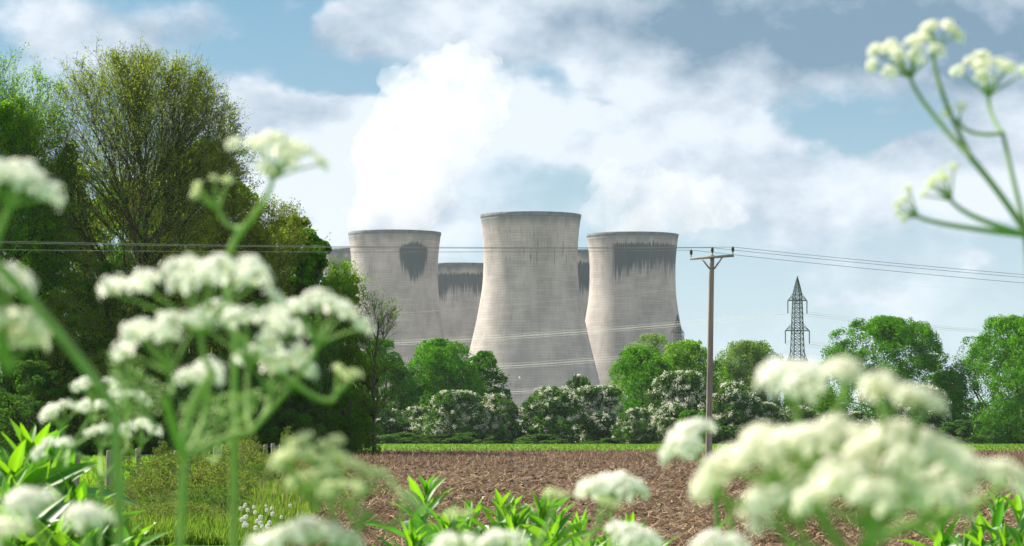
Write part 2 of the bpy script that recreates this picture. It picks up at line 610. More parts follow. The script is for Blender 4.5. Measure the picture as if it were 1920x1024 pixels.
def concrete(name, amin, amax, ztop, zbot, k, soft=0.35, strength=0.9, streaks=0.25, rim=1.0):
    """board marked concrete shell; amin/amax bound the damp stain, measured round the tower"""
    m, nt = new_mat(name)
    x, y, z = nt.sep(nt.objco())
    a = nt.m('ARCTAN2', x, nt.m('MULTIPLY', y, -1))
    seed = float(abs(hash(name)) % 50) if False else sum(map(ord, name)) % 37
    big = nt.noise(nt.comb(nt.m('MULTIPLY', a, 2.2), nt.m('MULTIPLY', z, .045), seed), 1.0, 5, .6)
    base = nt.mix(nt.ramp(big, .3, .7), (0.30, 0.28, 0.262), (0.44, 0.405, 0.37))
    # each lift of concrete has its own tone, with a dark joint
    zl = nt.m('DIVIDE', z, 1.42)
    row = nt.noise(nt.comb(nt.m('MULTIPLY', a, 1.5), nt.m('FLOOR', zl), seed + 5), 1.0, 1)
    base = nt.mix(1.0, base, nt.mix(nt.ramp(row, .3, .7), (.92, .92, .93), (1.06, 1.06, 1.06)), 'MULTIPLY')
    fz = nt.m('FRACT', zl)
    joint = nt.m('SUBTRACT', 1.0, nt.ramp(nt.m('ABSOLUTE', nt.m('SUBTRACT', fz, .5)), .26, .5))
    fa = nt.m('FRACT', nt.m('MULTIPLY', a, 14.0))
    vj = nt.m('SUBTRACT', 1.0, nt.ramp(nt.m('ABSOLUTE', nt.m('SUBTRACT', fa, .5)), .3, .5))
    patchy = nt.ramp(nt.noise(nt.comb(nt.m('MULTIPLY', a, 5), nt.m('MULTIPLY', z, .06), seed + 2), 1.0, 4, .6), .35, .65, .15, 1.0)
    joint = nt.m('SUBTRACT', 1.0, nt.m('MULTIPLY', nt.m('SUBTRACT', 1.0, joint), patchy))
    vj = nt.m('SUBTRACT', 1.0, nt.m('MULTIPLY', nt.m('SUBTRACT', 1.0, vj), patchy))
    jj = nt.m('MULTIPLY', nt.m('SUBTRACT', 1.0, nt.m('MULTIPLY', nt.m('SUBTRACT', 1.0, joint), .19)), nt.m('SUBTRACT', 1.0, nt.m('MULTIPLY', nt.m('SUBTRACT', 1.0, vj), .09)))
    base = nt.mix(1.0, base, nt.comb(jj, jj, jj), 'MULTIPLY')
    # rain streaks, pale and dark
    st = nt.noise(nt.comb(nt.m('MULTIPLY', a, 30), nt.m('MULTIPLY', z, .03), seed), 1.0, 3, .6)
    lowz = nt.ramp(z, 70, 20)
    base = nt.mix(nt.m('MULTIPLY', nt.ramp(st, .6, .75), nt.m('MULTIPLY', lowz, .3)), base, (.62, .61, .60))
    st2 = nt.noise(nt.comb(nt.m('MULTIPLY', a, 26), nt.m('MULTIPLY', z, .07), seed + 9), 1.0, 4, .65)
    zone = nt.m('MULTIPLY', nt.ramp(z, 84, 92), nt.ramp(z, 113, 100))
    base = nt.mix(nt.m('MULTIPLY', nt.m('MULTIPLY', nt.ramp(st2, .56, .66), zone), streaks), base, (.07, .085, .10))
    # damp dark stain with a ragged, dripping outline
    ac = (amin + amax) / 2
    s1 = nt.noise(nt.comb(nt.m('MULTIPLY', a, 24), nt.m('MULTIPLY', z, .02), seed + 3), 1.0, 3, .7)
    s2 = nt.noise(nt.comb(nt.m('MULTIPLY', a, 6), nt.m('MULTIPLY', z, .03), seed + 7), 1.0, 2, .5)
    da = nt.m('SUBTRACT', a, ac)
    da2 = nt.m('MULTIPLY', da, da)
    jag = nt.m('ADD', nt.m('MULTIPLY', nt.m('SUBTRACT', s1, .5), 26.0), nt.m('MULTIPLY', nt.m('SUBTRACT', s2, .5), 16.0))
    zb = nt.m('ADD', nt.m('ADD', zbot, nt.m('MULTIPLY', da2, k)), jag)
    zt = nt.m('SUBTRACT', nt.m('ADD', ztop, nt.m('MULTIPLY', nt.m('SUBTRACT', s1, .5), 8.0)), nt.m('MULTIPLY', da2, max(k, 0) * .35))
    inz = nt.m('MULTIPLY', nt.ramp(nt.m('SUBTRACT', z, zb), -3.0, 3.5), nt.ramp(nt.m('SUBTRACT', zt, z), -.6, 1.4))
    hw = (amax - amin) / 2
    ina = nt.ramp(nt.m('ADD', nt.m('ABSOLUTE', da), nt.m('MULTIPLY', nt.m('SUBTRACT', s1, .5), .25)), hw + .03, hw - .05)
    stain = nt.m('MULTIPLY', nt.m('MULTIPLY', inz, ina), nt.ramp(s1, .22, .42, .55, 1.0))
    base = nt.mix(nt.m('MULTIPLY', stain, strength), base, nt.mix(s2, (.045, .062, .080), (.075, .092, .112)))
    # algae below the lip
    rj = nt.m('MULTIPLY', nt.m('SUBTRACT', s2, .5), 7.0)
    lip = nt.ramp(nt.m('ADD', z, rj), 106.5, 113.0)
    base = nt.mix(nt.m('MULTIPLY', lip, .72 * rim), base, (.09, .115, .13))
    finish(nt, pbsdf(nt, base, .95, .05, nt.bump(nt.m('ADD', joint, vj), .25, .15)))
    return m


RIM = noisy_mat('rim_concrete', (.10, .12, .13), (.19, .20, .20), .3, .95, .05)
STEELP = noisy_mat('painted_steel', (.28, .30, .31), (.36, .37, .37), .5, .6, .3)


def tower(px, d, label, mat):
    root = empty('cooling_tower', ((px - 960) / F * d, d, 0))
    tag(root, label, 'cooling tower', 'cooling towers of the power station')
    zz = np.concatenate([np.linspace(7, 112.9, 78)])
    pz = np.array(PROF)
    # smooth the radius profile
    fine = np.linspace(0, 114.3, 400)
    rr = np.interp(fine, pz[:, 0], pz[:, 1])
    ker = np.ones(21) / 21
    rs = np.convolve(np.pad(rr, 10, mode='reflect', reflect_type='odd'), ker, 'valid')
    R = np.interp(zz, fine, rs)
    n = 160
    t = np.arange(n) / n * 2 * math.pi
    # outer then inner wall
    ringz = np.concatenate([zz, zz[::-1]])
    ringr = np.concatenate([R, R[::-1] - .5])
    v = np.stack([ringr[:, None] * np.cos(t), ringr[:, None] * np.sin(t), np.repeat(ringz[:, None], n, 1)], -1).reshape(-1, 3)
    nr = len(ringz)
    i = np.arange(n)
    j = (i + 1) % n
    f = np.concatenate([np.stack([i + k * n, j + k * n, j + ((k + 1) % nr) * n, i + ((k + 1) % nr) * n], 1) for k in range(nr)])
    link('shell', mesh('tower_shell', v, f, mat, smooth=True), root)
    # thickened lip
    rt = float(np.interp(112.9, fine, rs))
    prof = [(rt - .6, 112.6), (rt + .05, 112.6), (rt + .12, 112.9), (rt + .30, 114.4), (rt - .5, 114.4)]
    v = np.array([[r * math.cos(a), r * math.sin(a), z] for r, z in prof for a in t])
    f = np.concatenate([np.stack([i + k * n, j + k * n, j + ((k + 1) % 5) * n, i + ((k + 1) % 5) * n], 1) for k in range(5)])
    link('rim', mesh('tower_rim', v, f, RIM), root)
    # raking legs that carry the shell
    r7 = float(np.interp(7, fine, rs))
    aa = np.arange(48) / 48 * 2 * math.pi
    lo = np.stack([(r7 + 2.2) * np.cos(aa), (r7 + 2.2) * np.sin(aa), 0 * aa], -1)
    hi1 = np.stack([(r7 - .2) * np.cos(aa + .065), (r7 - .2) * np.sin(aa + .065), 0 * aa + 7.1], -1)
    hi2 = np.stack([(r7 - .2) * np.cos(aa - .065), (r7 - .2) * np.sin(aa - .065), 0 * aa + 7.1], -1)
    v, f = tubes(np.concatenate([lo, lo]), np.concatenate([hi1, hi2]), .45, .45, 6)
    o = link('support_legs', mesh('tower_legs', v, f, RIM), root)
    o['kind'] = 'stuff'
    return root


D2R = math.pi / 180
tower(995, 1462, 'tallest looking central cooling tower in front of the others, pale with faint streaks', concrete('concrete_central', -.1, .1, 50, 60, 0, strength=0, streaks=.75, rim=1.0))
tower(740, 1590, 'left front cooling tower with one dark oval stain near its top', concrete('concrete_left', 8 * D2R, 50 * D2R, 108, 88.0, 62, streaks=.35, rim=.7))
tower(1186, 1605, 'right front cooling tower with a wide ragged dark band below its rim', concrete('concrete_right', -29 * D2R, 105 * D2R, 108.5, 96, -6, streaks=.4, rim=.8))
tower(862, 1890, 'low far cooling tower seen between the left and central towers', concrete('concrete_far', -60 * D2R, 80 * D2R, 108, 97, -9, streaks=.5, rim=1.1))
tower(1095, 1757, 'far cooling tower showing only as a dark sliver between central and right towers', concrete('concrete_sliver', -80 * D2R, 80 * D2R, 107, 89, 0, strength=.95, rim=1.1))
tower(680, 1742, 'far cooling tower mostly hidden behind the leftmost tower and the wood', concrete('concrete_hidden', -90 * D2R, -10 * D2R, 110, 90, 0, strength=.5, rim=1.1))


# ------------------------------------------------------------------ steam
def steam(name, label, blobs, density, seed):
    r = np.random.default_rng(seed)
    vs, fs = [], []
    mb = bpy.data.meshes.new(name)
    parts = []
    pts = []
    for (px, py, d, rad) in blobs:
        c = np.array(at(px, py, d))
        pts.append((c, rad * d / F))
    allb = []
    for k in range(len(pts) - 1):
        (c0, r0), (c1, r1) = pts[k], pts[k + 1]
        n = max(2, int(np.linalg.norm(c1 - c0) / (min(r0, r1) * .35)))
        for i in range(n):
            t = i / n
            allb.append((c0 + (c1 - c0) * t, r0 + (r1 - r0) * t))
    allb.append(pts[-1])
    extra = []
    for i, (c, R) in enumerate(allb[3:]):
        for _ in range(7):
            dd = unit(r.normal(0, 1, 3))
            extra.append((c + dd * R * r.uniform(.7, 1.0), R * r.uniform(.18, .42)))
    vv, ff, k = [], [], 0
    bm_v, bm_f = ico2()
    for c, R in allb + extra:
        vv.append(bm_v * R + c)
        ff.append(bm_f + k)
        k += len(bm_v)
    me = mesh(name, np.concatenate(vv), np.concatenate(ff), STEAMM)
    o = link(name, me)
    md = o.modifiers.new('remesh', 'REMESH')
    md.mode = 'VOXEL'
    md.voxel_size = 1.6
    tx = bpy.data.textures.new(name + '_billow', 'CLOUDS')
    tx.noise_scale = 24.0
    tx.noise_depth = 4
    dm = o.modifiers.new('billow', 'DISPLACE')
    dm.texture = tx
    dm.strength = 24.0
    dm.mid_level = 0.5
    dm.texture_coords = 'LOCAL'
    tx2 = bpy.data.textures.new(name + '_curl', 'CLOUDS')
    tx2.noise_scale = 6.0
    tx2.noise_depth = 3
    dm2 = o.modifiers.new('curl', 'DISPLACE')
    dm2.texture = tx2
    dm2.strength = 8.0
    dm2.mid_level = 0.5
    md2 = o.modifiers.new('close', 'REMESH')
    md2.mode = 'VOXEL'
    md2.voxel_size = 1.8
    dg = bpy.context.evaluated_depsgraph_get()
    me2 = bpy.data.meshes.new_from_object(o.evaluated_get(dg))
    o.modifiers.clear()
    o.data = me2
    import bmesh
    bm = bmesh.new()
    bm.from_mesh(me2)
    left, best = set(bm.verts), []
    while left:                       # keep only the one large body of steam
        st = [left.pop()]
        comp = list(st)
        while st:
            for e in st.pop().link_edges:
                for w_ in e.verts:
                    if w_ in left:
                        left.discard(w_)
                        st.append(w_)
                        comp.append(w_)
        if len(comp) > len(best):
            best = comp
    keep = set(best)
    bmesh.ops.delete(bm, geom=[w_ for w_ in bm.verts if w_ not in keep], context='VERTS')
    bm.to_mesh(me2)
    bm.free()
    me2.materials.clear()
    me2.materials.append(STEAMM)
    tag(o, label, 'steam plume', 'steam plumes rising from the cooling towers', kind='stuff')
    return o


def ico2():
    v, f = list(map(tuple, ICO)), ICF.tolist()
    for _ in range(1):
        cache, nf = {}, []

        def mid(a, b):
            key = (min(a, b), max(a, b))
            if key not in cache:
                p = np.array(v[a]) + np.array(v[b])
                v.append(tuple(p / np.linalg.norm(p)))
                cache[key] = len(v) - 1
            return cache[key]
        for a, b, c in f:
            ab, bc, ca_ = mid(a, b), mid(b, c), mid(c, a)
            nf += [[a, ab, ca_], [b, bc, ab], [c, ca_, bc], [ab, bc, ca_]]
        f = nf
    return np.array(v), np.array(f)


m, nt = new_mat('steam')
pv = nt.n('ShaderNodeVolumePrincipled')
pv.inputs['Color'].default_value = (.85, .865, .89, 1)
pv.inputs['Anisotropy'].default_value = 0.72
wp = nt.n('ShaderNodeNewGeometry').outputs['Position']
dn = nt.noise(wp, .05, 6, .62)
nt.put(pv.inputs['Density'], nt.ramp(dn, .38, .62, .0004, .045))
finish(nt, None, pv.outputs[0])
m.cycles.volume_sampling = 'MULTIPLE_IMPORTANCE'
STEAMM = m
m['step'] = 1
steam('steam_plume', 'tall white steam plume leaning right above the left cooling tower',
      [(740, 440, 1590, 72), (738, 400, 1590, 84), (742, 350, 1590, 98), (762, 300, 1592, 108), (800, 245, 1595, 112), (838, 200, 1598, 106), (868, 168, 1600, 88)], .03, 3)
steam('steam_plume', 'low billowing steam plume drifting right above the right cooling tower',
      [(1185, 442, 1605, 70), (1172, 405, 1605, 74), (1165, 365, 1606, 62), (1168, 325, 1606, 36), (1220, 370, 1608, 66), (1275, 380, 1612, 62), (1330, 392, 1618, 48), (1370, 400, 1624, 30)], .03, 5)

# ------------------------------------------------------------------ bark and trees
BARK = noisy_mat('bark', (.05, .043, .034), (.13, .11, .085), 2.0, .95, .05)
BARKP = noisy_mat('pale_bark', (.09, .08, .06), (.19, .165, .125), 2.0, .95, .05)
L_GREEN = leaf_mat('maple_leaves', (.020, .10, .009), (.11, .30, .020), .33, (2.4, 2.1, .6))
L_DEEP = leaf_mat('deep_green_leaves', (.018, .08, .011), (.07, .20, .02), .33, (2.2, 2.3, .7))
L_OLIVE = leaf_mat('young_oak_leaves', (.085, .125, .024), (.20, .26, .055), .48, (1.9, 1.9, .7))
L_LOOSE = leaf_mat('loose_green_leaves', (.055, .145, .014), (.16, .31, .03), .48, (2.1, 2.1, .6))
L_WILLOW = leaf_mat('willow_leaves', (.11, .20, .045), (.23, .33, .10), .45, (1.3, 1.4, .8))
L_HAW = leaf_mat('hawthorn_leaves', (.030, .085, .022), (.095, .18, .045), .38, (1.7, 1.9, .7))
BLOSSOM = leaf_mat('may_blossom', (.55, .54, .46), (.84, .82, .74), .4, (1, 1, .9))
L_SHADE = leaf_mat('dark_shrub_leaves', (.035, .10, .018), (.10, .20, .032), .44, (1.7, 1.9, .7))


def lobes_tree(seed, H, Wd, zb, nl, n_leaf, leaf, mat, bark, rlobe=(.13, .22), droop=0.0, blossom=0, jit=.55, flatten=1.0, limbs=True, dome=2.4):
    """returns (trunk mesh, crown mesh, blossom mesh) for a full leafed round tree"""
    r = np.random.default_rng(seed)
    cz, rz = (H + zb) / 2, (H - zb) / 2
    # lobes spread over a dome that comes down to height zb
    hh = r.uniform(0, 1, nl)
    prof = np.sqrt(np.maximum(0, 1 - hh ** dome)) * np.minimum(1, .8 + hh * .8)
    az_ = np.arange(nl) * 2.399 + r.normal(0, .3, nl)
    wob = 1 + .17 * np.sin(2 * az_ + seed) + .12 * np.sin(5 * az_ + seed * 2) + r.normal(0, .07, nl)
    inner = np.where(r.uniform(0, 1, nl) < .25, r.uniform(.2, .7, nl), r.uniform(.78, .95, nl))
    rl = Wd * r.uniform(*rlobe, nl) * (1 - .25 * hh)
    rl = np.minimum(rl, H * .26)
    rr_ = np.maximum(0, prof * Wd / 2 * wob * inner - rl * .45)
    C = np.stack([rr_ * np.cos(az_), rr_ * np.sin(az_), zb + hh * (H - zb)], -1)
    C[:, 2] = np.clip(C[:, 2], zb + rl * .55, H - rl * .85 * flatten)
    # every lobe carries smaller tufts on its outside
    ns_ = 13
    out = unit(C - np.array([0, 0, zb + (H - zb) * .25]))
    sd_ = unit(r.normal(0, 1, (nl, ns_, 3)) + out[:, None] * .8 + np.array([0, 0, .25]))
    TC = (C[:, None] + sd_ * (rl * .80)[:, None, None] * np.array([1, 1, flatten])).reshape(-1, 3)
    TR = (rl[:, None] * r.uniform(.22, .40, (nl, ns_))).ravel()
    TC[:, 2] = np.maximum(TC[:, 2], TR * .5)
    w = rl ** 2
    w2 = TR ** 2 / (TR ** 2).sum()
    pick = r.choice(len(TR), n_leaf, p=w2)
    d = unit(r.normal(0, 1, (n_leaf, 3)) + sd_.reshape(-1, 3)[pick] * .55 + np.array([0, 0, .15]))
    rad = TR[pick] * (.92 + .12 * r.normal(0, 1, n_leaf))
    rad *= np.where(r.uniform(0, 1, n_leaf) < .15, r.uniform(.2, .9, n_leaf), 1)
    P = TC[pick] + d * rad[:, None] * np.array([1, 1, flatten])
    if droop:
        P[:, 2] -= droop * r.uniform(0, 1, n_leaf) ** 2
    P[:, 2] = np.maximum(P[:, 2], .1)
    lv, lf = leaves(r, P, d, leaf, leaf * .66, jit * .6)
    crown = mesh('crown', lv, lf, mat)
    # skeleton
    tr = Wd * .024 + .08
    parts = []
    fork = zb + (H - zb) * .18
    trunk = bezier((0, 0, -.2), (r.normal(0, .2), r.normal(0, .2), fork * .5), (0, 0, fork), 6)
    parts.append(polytube(trunk, np.linspace(tr * 1.25, tr * .8, 6), 8))
    if limbs:
        sel = np.argsort(-rl)[: min(nl, 26)]
        for k in sel:
            s = trunk[r.integers(2, 6)]
            midp = (s + C[k]) / 2 + np.array([0, 0, -.08 * H * r.uniform(-.5, 1)]) + r.normal(0, .03 * Wd, 3)
            parts.append(polytube(bezier(s, midp, C[k], 7), np.linspace(tr * .42, tr * .08, 7), 5))
            for _ in range(3):
                e = C[k] + unit(r.normal(0, 1, 3) + [0, 0, .4]) * rl[k] * .9
                parts.append(polytube(bezier((s + 3 * C[k]) / 4 + (midp - (s + C[k]) / 2) * .7, C[k], e, 4), np.linspace(tr * .12, tr * .03, 4), 4))
    tv, tf = join(parts)
    trunkm = mesh('trunk', tv, tf, bark, smooth=True)
    bl = None
    if blossom:
        pk = r.choice(nl, blossom, p=w / w.sum())
        # blossom sits in sprays along arching twigs on the outside of the crown
        ns = max(60, blossom // 34)
        sk = r.choice(nl, ns, p=w / w.sum())
        sd = unit(r.normal(0, 1, (ns, 3)) + np.array([-.25, 0, .75]))
        which = r.integers(0, ns, blossom)
        t = r.uniform(0, 1, blossom)
        st = C[sk] + sd * (rl[sk] * 1.13)[:, None]
        run = unit(np.cross(sd, r.normal(0, 1, (ns, 3))) * 1.0 + sd * .5)
        ll = rl[sk] * r.uniform(.4, .9, ns)
        Pb = st[which] + run[which] * ((t - .4) * ll[which])[:, None] + np.array([0, 0, -1]) * (t ** 2 * ll[which] * .5)[:, None] + r.normal(0, .16, (blossom, 3))
        Pb[:, 2] = np.clip(Pb[:, 2], .3, H + .5)
        bv, bf = leaves(r, Pb, sd[which], leaf * .62, leaf * .5, .8)
        bl = mesh('blossom', bv, bf, BLOSSOM)
    return trunkm, crown, bl


def colonize(r, A, base_nodes, step, infl, kill, iters=140, trop=0.0):
    nodes = [np.array(b, float) for b in base_nodes]
    par = [-1] + list(range(len(base_nodes) - 1))
    A = A.copy()
    P = np.array(nodes)
    dd = np.linalg.norm(A[:, None] - P[None], axis=2)
    near = dd.argmin(1)
    dist = dd.min(1)
    for _ in range(iters):
        act = dist < infl
        if not act.any():
            break
        ids_, inv = np.unique(near[act], return_inverse=True)
        D = np.zeros((len(ids_), 3))
        Pn = np.array(nodes)
        np.add.at(D, inv, unit(A[act] - Pn[near[act]]))
        D = unit(unit(D) + r.normal(0, .12, D.shape) + np.array([0, 0, trop]))
        new = Pn[ids_] + D * step
        k0 = len(nodes)
        for i, p in zip(ids_, new):
            nodes.append(p)
            par.append(int(i))
        d2 = np.linalg.norm(A[:, None] - new[None], axis=2)
        j = d2.argmin(1)
        dm = d2[np.arange(len(A)), j]
        up = dm < dist
        near[up] = k0 + j[up]
        dist[up] = dm[up]
        keep = dist > kill
        A, near, dist = A[keep], near[keep], dist[keep]
        if len(A) == 0:
            break
    return np.array(nodes), np.array(par)


def branchy_tree(seed, H, Wd, zb, nattr, step, leafn, leaf, mat, bark, skew=(0, 0), thin=.012, spread=.5, top=1.0, power=2.25, fold=1.0):
    """open crowned tree grown by space colonisation; leaves sit at the twig ends"""
    r = np.random.default_rng(seed)
    n = nattr * 3
    u = unit(r.normal(0, 1, (n, 3)))
    rad = r.uniform(0, 1, n) ** (1 / 3.4)
    cz = zb + (H - zb) * .46
    q = u * rad[:, None]
    q[:, 2] = np.where(q[:, 2] < 0, q[:, 2] * .8, q[:, 2])
    A = q * np.array([Wd / 2, Wd / 2 * fold, (H - cz)]) + np.array([skew[0], skew[1], cz])
    nn = vnoise(A[:, 0] * .35 + A[:, 1] * .2, A[:, 2] * .35, seed)
    A = A[np.argsort(-(nn + r.uniform(0, .7, n)))][:nattr]
    fork = zb * .8
    nb = max(3, int(fork / step))
    base = [(skew[0] * .15 * (i / nb) + .1 * math.sin(i), 0, -.2 + fork * i / nb) for i in range(nb + 1)]
    nodes, par = colonize(r, A, base, step, step * 9, step * 1.6, trop=.06)
    cnt = len(nodes)
    rr = np.zeros(cnt)
    ch = np.zeros(cnt, int)
    for i in range(cnt - 1, 0, -1):
        if ch[i] == 0:
            rr[i] = thin ** power
        rr[par[i]] += rr[i]
        ch[par[i]] += 1
    rad = rr ** (1 / power)
    i = np.arange(1, cnt)
    big = rad[i] > thin * 3.2
    pts = []
    if big.any():
        pts.append(tubes(nodes[par[i[big]]], nodes[i[big]], np.minimum(rad[par[i[big]]], rad[i[big]] * 1.35), rad[i[big]], 6))
    sm = i[~big]
    pts.append(tubes(nodes[par[sm]], nodes[sm], np.minimum(rad[par[sm]], rad[sm] * 1.5), rad[sm] * .9, 3))
    # fine twigs
    tips = i[rad[i] < thin * 1.9]
    K = 3
    src = np.repeat(tips, K)
    dirp = unit(nodes[src] - nodes[par[src]])
    td = unit(dirp + r.normal(0, .6, (len(src), 3)) + [0, 0, .15])
    tl = step * r.uniform(.5, 1.3, len(src))
    e = nodes[src] + td * tl[:, None]
    pts.append(tubes(nodes[src], e, thin * .7, thin * .3, 3))
    tv, tf = join(pts)
    trunkm = mesh('trunk', tv, tf, bark)
    pk = r.integers(0, len(src), leafn)
    P = nodes[src[pk]] + td[pk] * (tl[pk] * r.uniform(.3, 1.15, leafn))[:, None] + r.normal(0, spread * step * .4, (leafn, 3))
    lv, lf = leaves(r, P, np.tile([[0, 0, .5]], (leafn, 1)), leaf, leaf * .6, .9)
    return trunkm, mesh('crown', lv, lf, mat), None


def fan_tree(seed, H, Wd, zb, leafn, leaf, mat, bark, n1_=9, n2_=9, n3_=7, n4_=5, rad0=.34, skew=0.0, lowfill=.4):
    """open crown: limbs that fan out and up from the bole, each dividing three times; leaves along the last twigs"""
    r = np.random.default_rng(seed)
    segs = []                      # (p0, p1, r0, r1)
    tw = []
    czz = zb + (H - zb) * .40
    ax = np.array([Wd / 2, Wd / 2, 1.0])

    def reach(p, d):
        """distance from p along d to the crown envelope"""
        up = H - czz
        dn = (czz - zb) * 1.05
        lo, hi = 0.0, H
        for _ in range(11):
            mdl = (lo + hi) / 2
            q = p + d * mdl
            e = (((q[0] - skew) / ax[0]) ** 2 + (q[1] / ax[1]) ** 2) ** 1.35 + abs((q[2] - czz) / (up if q[2] > czz else dn)) ** 2.4
            if e < 1:
                lo = mdl
            else:
                hi = mdl
        return lo

    def branch(p, d, ln, r0, r1, n, bend):
        pts = [p]
        dd = d
        for i in range(n):
            dd = unit(dd + bend + r.normal(0, .07, 3))
            pts.append(pts[-1] + dd * ln / n)
        rs = np.linspace(r0, r1, n + 1)
        for i in range(n):
            segs.append((pts[i], pts[i + 1], rs[i], rs[i + 1]))
        return np.array(pts), rs

    bole, br = branch(np.array([0, 0, -.2]), np.array([0, 0, 1.0]), zb * 1.0 + (H - zb) * .10, rad0, rad0 * .82, 6, np.zeros(3))
    leader, lr = branch(bole[-1], unit(np.array([.03, 0, 1.0])), (H - bole[-1][2]) * .72, rad0 * .72, .05, 8, np.zeros(3))
    limbs = []
    for k in range(n1_):
        t = k / max(1, n1_ - 1)
        start = bole[-2] if k < 3 else leader[min(7, int(t * 6.5))]
        el_ = math.radians(18 + 50 * t + r.normal(0, 6))
        a_2 = k * 2.399 + seed
        d = np.array([math.cos(a_2) * math.cos(el_), math.sin(a_2) * math.cos(el_), math.sin(el_)])
        limbs.append((start, d, rad0 * (.50 - .2 * t)))
    up_ = np.array([0, 0, .07])
    for s0, d, r0 in limbs:
        R1 = reach(s0, d)
        p1, r1 = branch(s0, d, R1 * .80, r0, r0 * .22, 7, up_)
        for j in range(n2_):
            i = 1 + int((j + r.uniform(0, .9)) / n2_ * 6.2)
            i = min(i, 7)
            base = p1[i]
            dl = unit(p1[min(i + 1, 7)] - p1[i - 1])
            side = unit(np.cross(dl, r.normal(0, 1, 3)))
            d2 = unit(dl + side * r.uniform(.45, .95) + up_ * 2.5)
            R2 = reach(base, d2)
            if R2 < .8:
                continue
            L2 = min(R2 * .86, R1 * .62)
            rr0 = r1[i] * .62
            p2, r2 = branch(base, d2, L2, rr0, rr0 * .28, 5, up_ * .8)
            for q in range(n3_):
                i2 = min(5, 1 + int((q + r.uniform(0, .9)) / n3_ * 4.6))
                dl2 = unit(p2[min(i2 + 1, 5)] - p2[i2 - 1])
                d3 = unit(dl2 + unit(np.cross(dl2, r.normal(0, 1, 3))) * r.uniform(.4, .9) + up_ * 1.5)
                R3 = reach(p2[i2], d3)
                L3 = min(max(R3, .5) * r.uniform(.75, 1.05), L2 * .55)
                rr1 = max(r2[i2] * .6, .012)
                p3, r3 = branch(p2[i2], d3, L3, rr1, .008, 3, up_ * .5)
                for w_ in range(n4_):
                    i3 = r.integers(0, 4)
                    dl3 = unit(p3[min(i3 + 1, 3)] - p3[max(0, i3 - 1)])
                    d4 = unit(dl3 + unit(np.cross(dl3, r.normal(0, 1, 3))) * r.uniform(.3, .9) + up_)
                    L4 = L3 * r.uniform(.3, .6) + .15
                    e = p3[i3] + d4 * L4
                    tw.append((p3[i3], e))
    p0 = np.array([a for a, _, _, _ in segs]); p1 = np.array([b for _, b, _, _ in segs])
    q0 = np.array([c for _, _, c, _ in segs]); q1 = np.array([c for _, _, _, c in segs])
    big = q0 > .045
    t0 = np.array([a for a, _ in tw]); t1 = np.array([b for _, b in tw])
    v, f = join([tubes(p0[big], p1[big], q0[big], q1[big], 7), tubes(p0[~big], p1[~big], q0[~big], q1[~big], 3), tubes(t0, t1, .011, .006, 3)])
    trunkm = mesh('trunk', v, f, bark)
    # leaves gather toward the outer ends of the twigs
    k = r.integers(0, len(tw), leafn)
    t = r.uniform(.25, 1.08, (leafn, 1))
    P = t0[k] + (t1[k] - t0[k]) * t + r.normal(0, leaf * .9, (leafn, 3))
    lowm = r.uniform(0, 1, leafn) < lowfill
    lowk = P[:, 2] > zb + (H - zb) * .45
    P = P[~(lowm & lowk)]
    lv, lf = leaves(r, P, np.tile([[-.15, 0, .55]], (len(P), 1)), leaf, leaf * .62, .8)
    return trunkm, mesh('crown', lv, lf, mat), None


def place_tree(name, label, cat, group, proto, px, d, sx=1.0, sz=None, rz=0.0, sy=None):
    root = empty(name, ((px - 960) / F * d, d, 0), rz)
    tag(root, label, cat, group)
    sc = (sx, sy or sx, sz or sx)
    for nm, me in zip(('trunk', 'crown', 'blossom'), proto):
        if me is not None:
            link(nm, me, root, scale=sc)
    return root


# prototypes (height 10, width 10 scaled afterwards; leaf size in final metres for scale ~1.7)
HD = .09375   # metres per photo pixel at 500 m


def hedge_tree(seed, px, top, width, d, label, mat, n_leaf=24000, nl=90, name='deciduous_tree', bark=BARK, leaf=.38, zb=.03, rl=(.14, .23), cat='tree', group='trees in the far hedgerow', droop=0, proto=None):
    H = EYE + (HZ - top) / F * d
    Wd = width / F * d
    p = proto or lobes_tree(seed, H, Wd, H * zb, nl, n_leaf, leaf, mat, bark, rl, droop)
    return place_tree(name, label, cat, group, p, px, d)


G = 'trees in the far hedgerow'
hedge_tree(21, 712, 640, 125, 512, 'dense green tree squeezed between the wood and the broad round tree', L_GREEN, 32000)
hedge_tree(22, 822, 643, 190, 510, 'broad rounded bright green tree below the left cooling tower', L_GREEN, 60000, 110)
hedge_tree(23, 905, 662, 110, 516, 'smaller green tree stepping down on the right of the broad round tree', L_DEEP, 28000)
hedge_tree(24, 1205, 655, 165, 512, 'rounded vivid green tree at the foot of the right cooling tower', L_GREEN, 52000, 100)
hedge_tree(25, 1295, 643, 145, 520, 'darker olive green tree directly behind the wooden pole', L_OLIVE if False else L_LOOSE, 40000)
hedge_tree(26, 1225, 631, 150, 560, 'pale yellow green treetop showing above the vivid green tree', L_WILLOW, 16000, 60)
hedge_tree(27, 1402, 642, 165, 530, 'pale feathery willow to the right of the wooden pole', L_WILLOW, 60000, 110, 'willow_tree', BARKP, .34, .05, (.11, .19), droop=2.2)
hedge_tree(28, 1665, 600, 240, 505, 'large round green tree right of the pylon', L_GREEN, 80000, 150, zb=.06, rl=(.11, .18), leaf=.36)
hedge_tree(29, 1905, 600, 285, 495, 'big dense green tree at the right edge of the view', L_GREEN, 95000, 170, zb=.0, rl=(.11, .18), leaf=.36)
hedge_tree(30, 1525, 700, 120, 520, 'low green tree behind the white flowers below the pylon', L_DEEP, 24000)
hedge_tree(31, 1775, 700, 110, 515, 'shaded small tree filling the gap between the two big right hand trees', L_DEEP, 24000)

